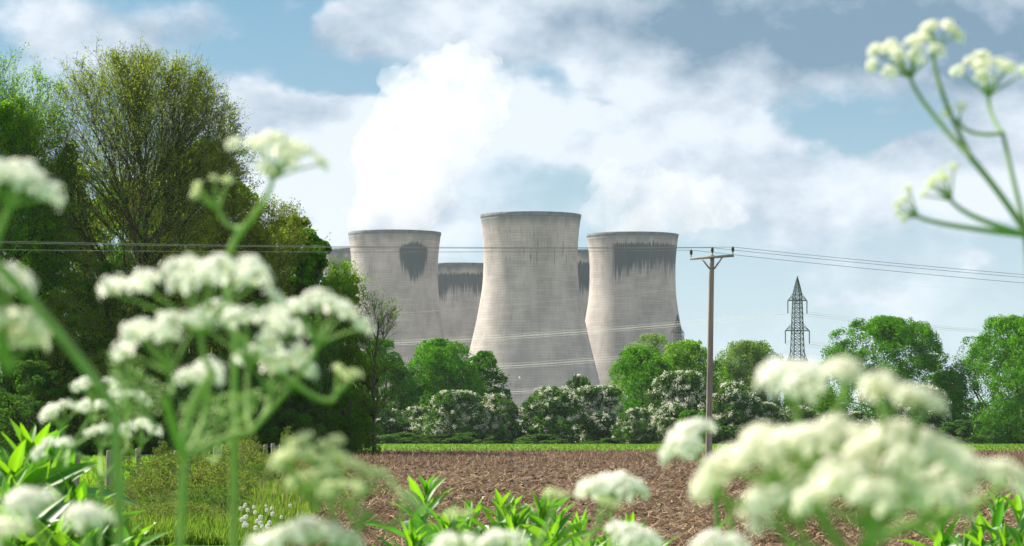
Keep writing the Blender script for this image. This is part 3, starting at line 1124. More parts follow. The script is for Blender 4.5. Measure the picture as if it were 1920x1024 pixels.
# hawthorns: four different bushes shared out along the hedge
HAW = [lobes_tree(40 + k, 8.5, 10.5, .2, 60, 22000, .34, L_HAW, BARK, (.13, .22), blossom=b, jit=.7, dome=1.5) for k, b in enumerate((9000, 13000, 7000, 3500))]
hw = [  # px, top, width, proto, d, label
    (695, 752, 150, 3, 492, 'low green hawthorn with little blossom beside the wood'),
    (778, 765, 100, 2, 490, 'hawthorn dusted with pinkish white blossom under the round tree'),
    (855, 738, 115, 1, 488, 'tall hawthorn thick with white blossom in front of the stepped green tree'),
    (930, 742, 105, 0, 487, 'hawthorn with a green centre and white top below the left edge of the central tower'),
    (985, 768, 90, 2, 484, 'short hawthorn at the foot of the central tower, lightly blossomed'),
    (1035, 730, 125, 0, 489, 'wide blossoming hawthorn in front of the central tower'),
    (1085, 709, 70, 3, 498, 'narrow greenish hawthorn peaking highest before the central tower'),
    (1122, 728, 125, 1, 486, 'heavily blossomed hawthorn beside the vivid green tree'),
    (1192, 768, 85, 2, 482, 'short rounded hawthorn under the vivid green tree'),
    (1254, 786, 55, 1, 480, 'smallest white hawthorn left of the wooden pole'),
    (1276, 702, 130, 1, 490, 'large pale hawthorn immediately left of the wooden pole'),
    (1375, 722, 130, 0, 490, 'grey green blossoming hawthorn right of the wooden pole'),
    (1425, 758, 90, 1, 483, 'creamy hawthorn by the left edge of the white flower mass'),
    (1500, 765, 120, 2, 486, 'hawthorn mostly hidden behind the white flower mass under the pylon'),
    (1600, 775, 120, 3, 486, 'green hawthorn glimpsed through the white flowers'),
    (1722, 728, 120, 1, 487, 'white hawthorn between the two big right hand trees'),
    (640, 770, 110, 2, 500, 'hawthorn half hidden at the corner of the wood'),
]
for i, (px, top, w, k, d, lab) in enumerate(hw):
    H = EYE + (HZ - top) / F * d
    Wd = w / F * d
    place_tree('hawthorn_bush', lab, 'hawthorn', 'blossoming hawthorns along the far hedgerow', HAW[k], px, d + 5 * math.sin(i * 2.1), Wd / 10.5 * 1.1, H / 8.5, rz=i * 1.9)
BUSH = lobes_tree(60, 4.0, 7.0, .05, 26, 7000, .3, L_HAW, BARK, (.12, .2))
BUSHG = lobes_tree(61, 4.0, 7.0, .05, 26, 7000, .3, L_GREEN, BARK, (.12, .2))
for i, (px, top, w, d, pr, lab) in enumerate([
        (1300, 772, 80, 478, BUSHG, 'small bright green bush behind the foot of the pole'),
        (1145, 822, 110, 474, BUSH, 'flat dark mound of ivy on the grass below the white hawthorns'),
        (1010, 815, 120, 476, BUSH, 'low dark scrub at the foot of the hedge under the central tower'),
        (880, 812, 130, 478, BUSH, 'low dark scrub below the tall white hawthorn'),
        (760, 812, 120, 480, BUSH, 'low dark scrub below the pinkish hawthorn'),
        (1385, 800, 110, 476, BUSH, 'low scrub at the hedge foot right of the pole'),
        (1255, 820, 70, 474, BUSH, 'small scrub tuft at the hedge foot left of the pole'),
        (1800, 790, 130, 480, BUSH, 'dark scrub below the big right edge tree')]):
    H = EYE + (HZ - top) / F * d
    place_tree('low_bush', lab, 'bush', 'low scrub at the foot of the hedge', pr, px, d, w / F * d / 7.0, H / 4.0, rz=i * 1.3)

# ---- the wood on the left, about 200 m away
WG = 'trees of the wood on the left'


def wood(kind, px, top, width, d, seed, label, mat, **kw):
    H = EYE + (HZ - top) / F * d
    Wd = width / F * d
    if kind == 'fan':
        p = fan_tree(seed, H, Wd, H * kw.pop('zb', .2), kw.pop('leafn', 40000), kw.pop('leaf', .13), mat, BARK, **kw)
    else:
        p = lobes_tree(seed, H, Wd, H * kw.pop('zb', .08), kw.pop('nl', 60) + 20, int(kw.pop('leafn', 30000) * 1.35), kw.pop('leaf', .27), mat, BARK, kw.pop('rl', (.13, .22)), **kw)
    return place_tree('woodland_tree', label, 'tree', WG, p, px, d)


wood('fan', 255, 110, 465, 200, 71, 'tall open crowned oak whose dark branches fan out in a dome against the sky', L_OLIVE, n1_=16, n2_=13, n3_=9, n4_=5, leafn=165000, zb=.2, leaf=.14, rad0=.40, lowfill=.35)
wood('fan', 35, 104, 215, 198, 72, 'slender tall tree at the left edge of the photo with loose yellow green leaves', L_LOOSE, n1_=16, n2_=13, n3_=9, leafn=120000, zb=.2, leaf=.16, lowfill=0)
wood('fan', -60, 125, 190, 206, 73, 'tall tree cut off by the left edge of the photo', L_LOOSE, n1_=9, n2_=8, n3_=6, leafn=50000, leaf=.17, lowfill=0)
wood('dense', 335, 285, 270, 216, 74, 'leafy green tree glowing behind the open crowned oak', L_GREEN, leafn=42000, nl=80)
wood('dense', 130, 310, 230, 218, 75, 'leafy tree behind the slender left edge tree', L_LOOSE, leafn=36000, nl=80)
wood('dense', 230, 345, 240, 226, 85, 'dense green tree filling the gap behind the oak trunk', L_LOOSE, leafn=32000, nl=70)
wood('dense', 40, 250, 190, 224, 86, 'dense green tree behind the left border trees', L_GREEN, leafn=30000, nl=70)
wood('fan', 415, 305, 200, 203, 76, 'rounded olive tree on the right shoulder of the open crowned oak', L_OLIVE, n1_=10, n2_=9, n3_=7, leafn=52000, zb=.12, leaf=.15, rad0=.25, lowfill=0)
wood('dense', 440, 350, 190, 214, 87, 'green tree standing behind the rounded olive tree', L_LOOSE, leafn=30000, nl=70)
wood('fan', 515, 385, 200, 205, 77, 'brownish green tree halfway down the slope of the wood', L_OLIVE, n1_=10, n2_=9, n3_=7, leafn=56000, zb=.1, leaf=.15, rad0=.25, lowfill=0)
wood('dense', 580, 432, 150, 208, 78, 'fresh bright green tree near the right end of the wood', L_GREEN, leafn=30000, nl=56)
wood('dense', 385, 265, 190, 222, 88, 'green tree whose top shows at the right flank of the open crowned oak', L_LOOSE, leafn=32000, nl=70)
wood('dense', 545, 405, 170, 219, 89, 'pale green tree behind the fresh bright green one', L_OLIVE, leafn=30000, nl=60)
wood('dense', 655, 520, 110, 212, 90, 'small olive tree closing the right end of the wood', L_OLIVE, leafn=22000, nl=40)
wood('dense', 500, 430, 170, 214, 83, 'mid green tree filling in behind the brownish tree', L_LOOSE, leafn=26000, nl=60)
wood('fan', 645, 488, 120, 202, 79, 'small loose green tree ending the wood, below the left cooling tower', L_LOOSE, n1_=8, n2_=7, n3_=6, leafn=24000, zb=.1, leaf=.15, rad0=.16, lowfill=0)
wood('fan', 700, 530, 110, 200, 80, 'thin twiggy tree with nearly bare boughs reaching over the left cooling tower', L_LOOSE, n1_=8, n2_=6, n3_=5, n4_=4, leafn=4200, zb=.22, leaf=.13, rad0=.15, lowfill=0)
wood('dense', 625, 560, 150, 206, 84, 'shaded green tree at the foot of the wood beside the far hedge', L_LOOSE, leafn=26000, nl=50, zb=.02)
SHR = [lobes_tree(90 + k, 10, 9, .05, 60, 20000, .2, mt, BARK, (.09, .17), jit=.8) for k, mt in enumerate((L_SHADE, L_OLIVE, L_HAW))]
sh = [(15, 520, 190, 0, 'dark thicket at the far left foot of the wood'), (110, 560, 170, 1, 'olive brown thicket under the slender tall tree'),
      (190, 500, 190, 0, 'dark thicket left of the oak trunk'), (280, 530, 180, 2, 'deep green thicket under the middle of the open crowned oak'),
      (360, 480, 190, 1, 'tall olive thicket right of the oak trunk'), (450, 540, 190, 0, 'dark thicket under the rounded olive tree'),
      (530, 580, 170, 2, 'deep green thicket below the brownish green tree'), (600, 640, 140, 0, 'dark low thicket under the fresh green tree'),
      (60, 680, 170, 2, 'low hawthorn like scrub before the far left thicket'), (230, 660, 200, 1, 'low olive scrub before the oak'),
      (400, 670, 190, 2, 'low green scrub before the tall olive thicket'), (560, 710, 170, 0, 'low dark scrub near the corner of the wood'),
      (650, 735, 110, 0, 'last dark scrub where the wood meets the grass strip'), (140, 720, 150, 0, 'low dark scrub left of centre in the wood'), (320, 720, 150, 0, 'low dark scrub beneath the oak'), (480, 730, 150, 0, 'low dark scrub beneath the rounded olive tree')]
for i, (px, top, w, k, lab) in enumerate(sh):
    d = 197 if top < 640 else 192
    H = EYE + (HZ - top) / F * d
    place_tree('woodland_thicket', lab, 'thicket', 'thickets along the edge of the wood', SHR[k], px, d, w / F * d / 9 * 1.15, H / 10, rz=i * 1.1)

# ------------------------------------------------------------------ wooden pole and its wires
WOODP = noisy_mat('weathered_pole_wood', (.17, .145, .125), (.36, .31, .27), 5, .9, .1, .5, .01, (1, 1, .06))
GREYW = noisy_mat('grey_timber', (.22, .21, .20), (.34, .32, .30), 6, .9, .1, .3, .01)
IRON = noisy_mat('galvanised_iron', (.16, .17, .18), (.24, .25, .26), 9, .55, .4, metal=.4)
CERAM = noisy_mat('dark_ceramic', (.02, .018, .02), (.05, .045, .05), 9, .25, .5)
WIRE = noisy_mat('overhead_wire', (.16, .165, .17), (.22, .225, .23), 1, .6, .3)
ALU = noisy_mat('aluminium_wire', (.40, .40, .40), (.50, .50, .50), 1, .4, .5)

PD = 136.0
pole = empty('electricity_pole', at(1328, 875, PD) * 1.0)
pole.location.z = 0
tag(pole, 'wooden electricity pole with a crossarm and three insulators in the ploughed field', 'electricity pole')
pb = np.array(pole.location)
ptop = np.array(at(1334.5, 478, PD))
pp = np.linspace([0, 0, -.3], ptop - pb, 12)
v, f = polytube(pp, np.linspace(.165, .125, 12), 14)
cap = np.arange(14) + 11 * 14
link('post', mesh('post', v, [f, cap[None]], WOODP, smooth=True), pole)
T = ptop - pb
adir = unit(np.array([.93, -.36, .045]))
armc = T + np.array([0, -.17, -.12])
aend = [armc - adir * 1.08, armc + adir * 1.08]


def beam(a, b, w, h):
    a, b = np.array(a, float), np.array(b, float)
    d = unit(b - a)
    s = unit(np.cross(d, [0, 0, 1.0]))
    u = np.cross(s, d)
    v = np.array([p + s * i * w / 2 + u * j * h / 2 for p in (a, b) for j in (-1, 1) for i in (-1, 1)])
    f = np.array([[0, 1, 3, 2], [4, 6, 7, 5], [0, 4, 5, 1], [2, 3, 7, 6], [0, 2, 6, 4], [1, 5, 7, 3]])
    return v, f


link('crossarm', mesh('crossarm', *beam(aend[0], aend[1], .10, .12), GREYW), pole)
for s in (-1, 1):
    link('brace', mesh('brace', *beam(armc + adir * s * .52 + [0, -.03, -.03], T + np.array([s * .10, -.14, -.68]), .05, .07), GREYW), pole)


def insulator_mesh(nm, h=.26):
    prof = [(.02, -.12), (.02, 0), (.045, .02), (.075, .05), (.05, .08), (.085, .11), (.055, .15), (.08, .18), (.05, .22), (.03, h), (.0, h)]
    n = 10
    t = np.arange(n) / n * 6.2832
    v = np.array([[r * math.cos(a), r * math.sin(a), z] for r, z in prof for a in t])
    i = np.arange(n)
    j = (i + 1) % n
    f = np.concatenate([np.stack([i + k * n, j + k * n, j + (k + 1) * n, i + (k + 1) * n], 1) for k in range(len(prof) - 1)])
    return mesh(nm, v, f, CERAM, smooth=True)


INS = insulator_mesh('insulator')
tops = [aend[0] + [.03, 0, .16], aend[1] + [-.03, 0, .16], T + np.array([.03, 0, .10])]
tops[0] = aend[0] + adir * .04 + [0, 0, .17]
tops[1] = aend[1] - adir * .04 + [0, 0, .17]
for p in tops:
    link('insulator', INS, pole, p)
link('top_bracket', mesh('top_bracket', *beam(T + [-.02, -.15, -.16], T + [.16, -.15, -.1], .07, .08), IRON), pole)


def catenary(a, b, sag, n=40):
    a, b = np.array(a, float), np.array(b, float)
    t = np.linspace(0, 1, n)[:, None]
    p = a + (b - a) * t
    p[:, 2] -= (4 * sag * t * (1 - t))[:, 0]
    return p


def wire(name, label, segs, r, mat, group, cat='wire'):
    parts = [polytube(s, r, 4) for s in segs]
    v, f = join(parts)
    o = link(name, mesh(name, v, f, mat))
    tag(o, label, cat, group)
    return o


ldir = unit(np.array([.894, .447, 0]))
perp = np.array([-.447, .894, 0])
gw = 'wires carried by the wooden pole'
for k, (p, lab, off) in enumerate(zip(tops, (
        'overhead wire from the left insulator of the wooden pole', 'overhead wire from the right insulator of the wooden pole',
        'overhead wire from the top insulator of the wooden pole'), (0, 0, 0))):
    w0 = pb + p + np.array([0, 0, .24])
    dz_ = (-.35, .1, 0)[k]
    wl = w0 + np.array([-98.8, -50.0, 0]) + perp * (.5, -.5, 0)[k] + [0, 0, .25 * (1 if k else -1)]
    wr = w0 + np.array([100.0, 50.6, 0]) + perp * (.4, -.4, 0)[k] + [0, 0, dz_ * 1.4]
    wire('overhead_wire', lab, [catenary(wl, w0, 1.05, 60), catenary(w0, wr, 1.75, 60)], .0105, WIRE, gw)

# ------------------------------------------------------------------ pylons
PYL = noisy_mat('pylon_steel', (.045, .065, .075), (.08, .10, .11), 2, .6, .3, metal=.3)


def pylon(px, d, H, label, rz=0.0):
    root = empty('pylon', ((px - 960) / F * d, d, 0), rz)
    tag(root, label, 'pylon', 'lattice pylons near the power station')
    lv = [(0, 4.2), (.15, 3.4), (.30, 2.7), (.42, 2.2), (.52, 1.82), (.60, 1.62), (.68, 1.5), (.75, 1.40), (.80, 1.33), (.86, 1.2), (.90, 1.12), (.94, .75), (1.0, .10)]
    segs = []
    pr = None
    # refine the levels into panels
    zs = []
    z = 0.0
    hw = lambda q: np.interp(q, [a for a, b in lv], [b * .82 for a, b in lv])
    while z < .995:
        zs.append(z)
        z += max(hw(z) * 1.15 / H, .022)
    zs.append(1.0)
    P = lambda q, i: np.array([(-1, 1, 1, -1)[i] * hw(q), (-1, -1, 1, 1)[i] * hw(q), q * H])
    a0, a1, r_ = [], [], []
    for q0, q1 in zip(zs[:-1], zs[1:]):
        for i in range(4):
            j = (i + 1) % 4
            a0 += [P(q0, i), P(q0, i), P(q0, j), P(q0, i)]
            a1 += [P(q1, i), P(q1, j), P(q1, i), P(q0, j)]
            r_ += [.14, .07, .07, .06]
    v, f = tubes(np.array(a0), np.array(a1), np.array(r_), np.array(r_), 4)
    o = link('lattice_body', mesh('lattice_body', v, f, PYL), root)
    for q, span in ((.86, 2.7), (.675, 3.4), (.49, 3.0)):
        z = q * H
        a0, a1, r_ = [], [], []
        for s in (-1, 1):
            tip = np.array([s * span, 0, z])
            w = hw(q)
            for t in (-1, 1):
                a0 += [np.array([s * w * .0, t * w, z]), np.array([s * w, t * w, z + 1.9])]
                a1 += [tip, tip]
                r_ += [.12, .08]
                for u in (.35, .6, .8):
                    lowp = np.array([0, t * w, z]) * (1 - u) + tip * u
                    hip = np.array([s * w, t * w, z + 1.9]) * (1 - u) + tip * u
                    a0 += [lowp]
                    a1 += [hip]
                    r_ += [.055]
        v, f = tubes(np.array(a0), np.array(a1), np.array(r_), np.array(r_), 4)
        link('crossarm', mesh('pylon_crossarm', v, f, PYL), root)
        for s in (-1, 1):
            v, f = tubes([[s * span, 0, z]], [[s * span, 0, z - 3.4]], .16, .16, 6)
            link('insulator_string', mesh('insulator_string', v, f, IRON), root)
    v, f = tubes([[0, 0, H - .3]], [[0, 0, H + .5]], .22, .1, 6)
    link('peak', mesh('peak', v, f, PYL), root)
    return root


py1 = pylon(1495, 760, 43.5, 'nearer lattice pylon standing clear against the sky right of the wooden pole', .25)
py2 = pylon(1270, 1080, 47.0, 'faint distant lattice pylon in front of the right cooling tower edge', .35)


def arm_tip(p, q, H, span, s):
    rz = p.rotation_euler.z
    return np.array([p.location.x + s * span * math.cos(rz), p.location.y + s * span * math.sin(rz), q * H - 3.5])


gp = 'conductors strung from the pylons'
levels = [(.86, 2.7), (.675, 3.4), (.49, 3.0)]
nm = ('top', 'middle', 'lowest')
for k, (q, sp) in enumerate(levels):
    for s in (-1, 1):
        a = arm_tip(py1, q, 43.5, sp, s)
        # to the left the line swings away past the towers, to the right it runs out of view
        lft_ = np.array([-190.0 + s * 9, 1010.0 + s * 6, a[2] - 4 + (3.2, 1.5, 3)[k]])
        rgt = np.array([300.0 + s * 9, 830.0 + s * 8, a[2] + 3.0])
        seg = []
        for dz2 in (0, .55):
            seg += [catenary(lft_ + [0, 0, dz2], a + [0, 0, dz2], 4.5, 60), catenary(a + [0, 0, dz2], rgt + [0, 0, dz2], 7, 60)]
        wire('power_line', 'twin aluminium conductors on the %s %s arm of the nearer pylon' % (nm[k], 'left' if s < 0 else 'right'), seg, .027, ALU, gp)
pk = np.array([py1.location.x, py1.location.y, 44.0])
wire('earth_wire', 'thin earth wire running from the peak of the nearer pylon', [catenary(np.array([-190.0, 1010, 40.0]), pk, 4, 50), catenary(pk, np.array([300.0, 830, 47.0]), 5, 50)], .010, ALU, gp)

# ------------------------------------------------------------------ birds
WHITE = noisy_mat('white_feathers', (.75, .75, .75), (.82, .82, .80), 5, .8)
BLACKF = noisy_mat('black_feathers', (.03, .03, .035), (.05, .05, .055), 5, .8)


def bird(px, py, d, size, mat, label, roll=0.0):
    root = empty('bird', at(px, py, d), .4)
    tag(root, label, 'bird')
    pts = np.array([[-.5, 0, 0], [-.35, 0, .02], [-.1, 0, .0], [.25, 0, .01], [.42, 0, .04], [.52, 0, .03]]) * size
    v, f = polytube(pts, np.array([.01, .05, .09, .08, .05, .01]) * size, 8)
    link('body', mesh('bird_body', v, f, mat, smooth=True), root)
    for s in (-1, 1):
        w = np.array([[.15, 0, .03], [-.12, 0, .03], [-.12, s * .5, .22], [.12, s * .5, .25], [-.15, s * 1.0, .12], [-.05, s * 1.05, .12]]) * size
        wt = np.concatenate([w, w + [0, 0, .02 * size]])
        f = np.array([[0, 1, 2, 3], [3, 2, 4, 5], [6, 9, 8, 7], [9, 11, 10, 8], [0, 3, 9, 6], [3, 5, 11, 9], [1, 7, 8, 2], [2, 8, 10, 4], [4, 10, 11, 5]])
        link('wing', mesh('bird_wing', wt, f, mat), root)
    root.rotation_euler = (.5, roll, .3)


bird(974, 709, 620, .62, WHITE, 'white bird flying low in front of the central cooling tower', .2)
bird(954, 704, 600, .42, BLACKF, 'small dark bird left of the white bird, the upper of two')
bird(957, 720, 600, .40, BLACKF, 'small dark bird left of and below the white bird')
bird(1797, 43, 420, .32, BLACKF, 'tiny dark bird high in the sky above the flower head at upper right', .5)

# ------------------------------------------------------------------ fence
POSTW = noisy_mat('grey_brown_post_wood', (.16, .135, .11), (.34, .29, .23), 7, .9, .1, .6, .01, (1, 1, .12))
fence = empty('post_and_wire_fence', (-10.0, 70, 0))
tag(fence, 'old wooden post and wire fence running away between the paddock and the brambles', 'fence')
fp = [(72, 58, .23), (140, 64, .2), (205, 71, .2), (262, 77, .16), (332, 86, .19), (353, 90, .17), (384, 97, .16), (404, 100, .18), (419, 104, .18), (452, 115, .22), (478, 124, .18), (497, 132, .18), (513, 140, .2), (527, 148, .2),
      (540, 156, .2), (551, 165, .2), (561, 175, .2), (571, 185, .2), (580, 195, .2)]
heads = []
rp = np.random.default_rng(5)
for px, d, w in fp:
    X0 = (px - 960) / F * d
    h = 1.18 + rp.uniform(-.06, .08)
    lean = rp.normal(0, .03, 2)
    k = 9
    t = np.arange(k) / k * 6.2832
    rad = w / 2 * (1 + .08 * rp.normal(0, 1, k))
    rings = []
    for z in (-.2, h * .5, h - .03, h):
        sc = .88 if z == h else 1
        rings.append(np.stack([rad * np.cos(t) * sc + lean[0] * z, rad * np.sin(t) * sc + lean[1] * z, z + (rad * np.cos(t) * .12 if z > h * .9 else 0 * t)], -1))
    v = np.concatenate(rings)
    i = np.arange(k)
    j = (i + 1) % k
    f = np.concatenate([np.stack([i + q * k, j + q * k, j + (q + 1) * k, i + (q + 1) * k], 1) for q in range(3)])
    loc = Vector((X0, d, 0)) - fence.location
    link('post', mesh('fence_post', v, [f, (i + 3 * k)[None]], POSTW), fence, loc)
    heads.append(np.array(loc))
for z in (.42, .72, 1.05):
    pts = []
    for a, b in zip(heads[:-1], heads[1:]):
        pts += list(catenary(a + [0, -.1, z], b + [0, -.1, z], .03, 6)[:-1])
    v, f = polytube(np.array(pts), .006, 4)
    link('wire', mesh('fence_wire', v, f, IRON), fence)
v, f = ico2()
link('insulator', mesh('fence_insulator', v * .06, f, CERAM, smooth=True), fence, heads[2] + [-.17, -.12, .40])

# ------------------------------------------------------------------ brambles and saplings along the fence
L_BRAM = leaf_mat('bramble_leaves', (.06, .14, .025), (.24, .25, .07), .45, (1.3, 1.3, .7))
L_BRAMG = leaf_mat('bramble_green_leaves', (.04, .11, .02), (.14, .21, .05), .4, (1.3, 1.4, .7))
BR = [branchy_tree(120 + k, 1.6, 2.6, .12, 420, .085, 3600, .075, mt, BARKP, thin=.0035, spread=1.2) for k, mt in enumerate((L_BRAM, L_BRAMG, L_BRAM))]
brs = [(300, 74, 1.15, 1, 'yellow green bramble around the fence post pair'), (345, 66, 1.0, 0, 'sandy leaved bramble right in front of the fence'),
       (400, 72, 1.1, 1, 'greener bramble in the middle of the fence line'), (440, 88, 1.05, 2, 'yellowish bramble behind the greener bramble'),
       (290, 60, .9, 2, 'low bramble near the bottom of the fence line'), (345, 55, .95, 1, 'low green bramble nearest the grass verge'),
       (450, 104, 1.1, 0, 'pale bramble below the leafy sapling'), (495, 118, 1.1, 1, 'bramble beyond the sapling'),
       (530, 136, 1.1, 2, 'distant bramble at the far posts'), (420, 60, .8, 2, 'low mixed bramble at the edge of the bright grass'),
       (325, 50, .8, 0, 'sandy leaved bramble low at the front of the verge'), (400, 53, .7, 1, 'green bramble low at the front beside the bright grass'), (520, 100, .8, 0, 'pale bramble island in the far verge grass'), (385, 80, 1.1, 2, 'dry looking bramble behind the sandy leaved one'), (560, 160, 1.1, 1, 'farthest bramble by the corner of the wood'), (480, 84, .8, 1, 'small bramble tuft on the grass verge'), (270, 66, 1.0, 1, 'bramble by the left fence posts')]
for i, (px, d, sc, k, lab) in enumerate(brs):
    root = empty('bramble_bush', ((px - 960) / F * d, d, 0), i * 1.7)
    tag(root, lab, 'bramble', 'brambles along the fence')
    bz = (.50 + .24 * math.sin(i * 2.3)) * sc
    link('stems', BR[k][0], root, scale=(sc * .7, sc * .9, bz * 1.12))
    link('leaves', BR[k][1], root, scale=(sc * .7, sc * .9, bz * 1.12))
SAP = branchy_tree(130, 2.4, 1.0, .5, 260, .09, 3200, .06, L_BRAM, BARKP, thin=.004, spread=1.0)
for px, d, sc, lab in ((462, 116, .95, 'thin pale leafed sapling rising above the fence line'), (540, 150, .85, 'second sapling farther along the fence'), (232, 92, .75, 'spindly sapling left of the fence posts'), (375, 92, .62, 'short spindly sapling between two fence posts'), (305, 76, .6, 'short sapling beside the tall pale post')):
    root = empty('sapling', ((px - 960) / F * d, d, 0), px)
    tag(root, lab, 'sapling', 'saplings along the fence')
    link('trunk', SAP[0], root, scale=sc)
    link('crown', SAP[1], root, scale=sc)

# dandelion clocks and daisies in the verge
STEMG = noisy_mat('green_stem', (.10, .22, .04), (.16, .30, .07), 20, .6, .3)
PUFF = leaf_mat('seed_head_white', (.62, .62, .58), (.82, .82, .78), .3, (1, 1, 1))
r = np.random.default_rng(77)
pv_, pf_ = leaves(r, unit(r.normal(0, 1, (90, 3))) * .026, unit(r.normal(0, 1, (90, 3))), .022, .014, .5)
PUFFM = mesh('seed_head', pv_, pf_, PUFF)
sv, sf = polytube(bezier((0, 0, 0), (.02, 0, .15), (0, 0, .3), 5), .003, 4)
PSTEM = mesh('flower_stem', sv, sf, STEMG)
for k in range(26):
    px = r.choice([r.uniform(455, 515), r.uniform(440, 560)], p=[.7, .3])
    py = r.uniform(945, 995) if px < 515 else r.uniform(905, 985)
    d = F * 1.32 / (py - HZ)
    root = empty('dandelion_clock', ((px - 960) / F * d, d, 0))
    tag(root, 'small round white dandelion clock in the bright verge grass', 'wildflower', 'dandelion clocks in the verge')
    link('flower_stem', PSTEM, root)
    link('seed_head', PUFFM, root, (0, 0, .31), scale=r.uniform(.8, 1.25))

# ------------------------------------------------------------------ leafy foreground plants
L_NEAR = leaf_mat('fresh_leaf', (.035, .145, .014), (.07, .22, .018), .5, (2.6, 2.3, .5), gloss=.8)
L_NEAR2 = leaf_mat('fresh_leaf_light', (.07, .20, .016), (.13, .29, .022), .55, (2.4, 2.1, .45), gloss=.7)
L_NEARD = leaf_mat('fresh_leaf_dark', (.018, .085, .014), (.035, .13, .018), .45, (2.6, 2.6, .6), gloss=.9)


def leaf_mesh(seed, L, Wd, curl, mat, fold=.35):
    r = np.random.default_rng(seed)
    n = 9
    t = np.linspace(0, 1, n)
    prof = np.sin(np.pi * t ** .85) ** .8 * (1 - .25 * t)
    prof[0] = .12
    prof[-1] = 0.02
    yc = np.sin(t * curl) / max(curl, 1e-3) * L
    zc = -(1 - np.cos(t * curl)) / max(curl, 1e-3) * L
    rows = []
    wav = .05 * np.sin(t * 9 + seed) * Wd
    for s in (-1, -.5, 0, .5, 1):
        rows.append(np.stack([s * prof * Wd / 2, yc, zc + abs(s) * prof * Wd * fold + s * wav], -1))
    v = np.stack(rows, 1).reshape(-1, 3)
    i = np.arange(n - 1)
    f = np.concatenate([np.stack([i * 5 + c, i * 5 + c + 1, (i + 1) * 5 + c + 1, (i + 1) * 5 + c], 1) for c in range(4)])
    return mesh('leaf', v, f, mat, smooth=True)


LEAFM = [leaf_mesh(k, 1.0, w, c, mt) for k, (w, c, mt) in enumerate([(.23, .5, L_NEAR), (.26, 1.0, L_NEAR), (.20, .25, L_NEAR2), (.30, 1.3, L_NEARD), (.25, .7, L_NEAR2), (.22, .4, L_NEARD)])]


def leafy_plant(px, py, d, n, size, label, group, seed, spread=1.0, wide=1.0):
    r = np.random.default_rng(seed)
    top = at(px, py, d)
    base = Vector((top.x + r.normal(0, .03), top.y, float(ground_z(0, d))))
    root = empty('leafy_plant', base)
    tag(root, label, 'wild plant', group)
    T_ = np.array(top - base) - np.array([0, 0, size * .75])
    path = bezier((0, 0, 0), (r.normal(0, .05), r.normal(0, .05), T_[2] * .6), T_, 10)
    v, f = polytube(path, np.linspace(.0055, .0022, 10), 6)
    link('stem', mesh('plant_stem', v, f, STEMG, smooth=True), root)
    ga = r.uniform(0, 6.28)
    for k in range(n):
        q = k / (n - 1)                     # 0 = top
        s = 1 - (q ** 1.15) * min(.48, .42 / max(T_[2], .3))
        i = s * 9
        i0 = min(int(i), 8)
        p = path[i0] + (path[i0 + 1] - path[i0]) * (i - i0)
        ga += 2.399 + r.normal(0, .25)
        elev = math.radians(78 - 52 * min(1, q * 1.4) + r.normal(0, 9))
        L_ = size * (.45 + .75 * min(1, q * 2.2)) * r.uniform(.8, 1.15)
        me = LEAFM[int(r.integers(0, 6))] if q > .25 else LEAFM[int(r.choice([0, 2, 4]))]
        link('leaf', me, root, p, (elev, r.normal(0, .3), ga), (L_ * wide, L_, L_))
    return root


cen = [(800, 848, 8.2), (838, 905, 8.0), (878, 902, 8.6), (938, 880, 8.3), (965, 930, 7.9), (1012, 878, 8.4), (1042, 905, 8.0), (1085, 925, 8.7), (1135, 955, 8.1), (1172, 932, 8.3), (1205, 958, 8.0),
       (770, 935, 7.7), (868, 960, 7.6), (990, 965, 7.6), (790, 985, 7.4), (920, 985, 7.3), (1070, 985, 7.4), (1150, 1000, 7.4), (1010, 1000, 7.2), (850, 1005, 7.2), (1235, 990, 8)]
where = ['tallest plant of the centre clump, pointed leaves up against the brown field', 'second stem of the centre clump, beside the tallest plant', 'centre clump stem just left of the middle', 'upright stem in the middle of the centre clump',
         'shorter stem in front of the middle of the centre clump', 'tall stem right of the middle in the centre clump', 'stem right behind the pale flower bud in the centre clump', 'lower stem toward the right of the centre clump',
         'short stem at the right foot of the centre clump', 'stem beneath the flat white flower head', 'stem right of the flat white flower head foot', 'leftmost spreading stem of the centre clump', 'low front stem left in the centre clump',
         'low front stem in the middle of the centre clump', 'lowest left stem of the centre clump', 'lowest middle stem of the centre clump', 'low stem right of middle at the picture bottom', 'low right stem at the picture bottom',
         'half hidden low stem at the bottom of the centre clump', 'bottom stem above the white flowers in the centre', 'last small stem at the right end of the centre clump']
for k, ((px, py, d), lab) in enumerate(zip(cen, where)):
    leafy_plant(px, py, d, 36, .165, lab, 'leafy plants in the middle foreground', 300 + k, wide=1.25)
lef = [(62, 738, 6.6), (25, 780, 6.5), (95, 800, 6.8), (135, 842, 6.5), (45, 850, 6.2), (165, 880, 6.6), (212, 905, 6.5), (110, 900, 6.1), (5, 830, 6.3), (240, 935, 6.4), (180, 950, 6.0), (70, 950, 5.9), (20, 915, 6.0), (140, 1000, 5.8), (235, 1005, 6.0), (40, 1010, 5.7), (275, 975, 6.6), (95, 760, 6.9)]
wl = ['tallest leafy stem of the left clump with a fan of narrow leaves', 'stem at the left edge of the photo below the fan leaves', 'stem with drooping broad leaves right of the tallest left stem', 'leaning stem over the left fence post',
      'middle left stem with crowded broad leaves', 'right leaning stem of the left clump', 'narrow upright stem before the fence post', 'dense mid height stem of the left clump', 'edge stem cut off at the left border',
      'rightmost upright stem of the left clump', 'low right stem of the left clump', 'low middle stem of the left clump', 'low stem by the left border', 'lowest stem behind the round white flower', 'bottom right stem of the left clump',
      'bottom stem under the left border flower', 'outlying stem at the right foot of the left clump', 'short companion of the tallest left stem']
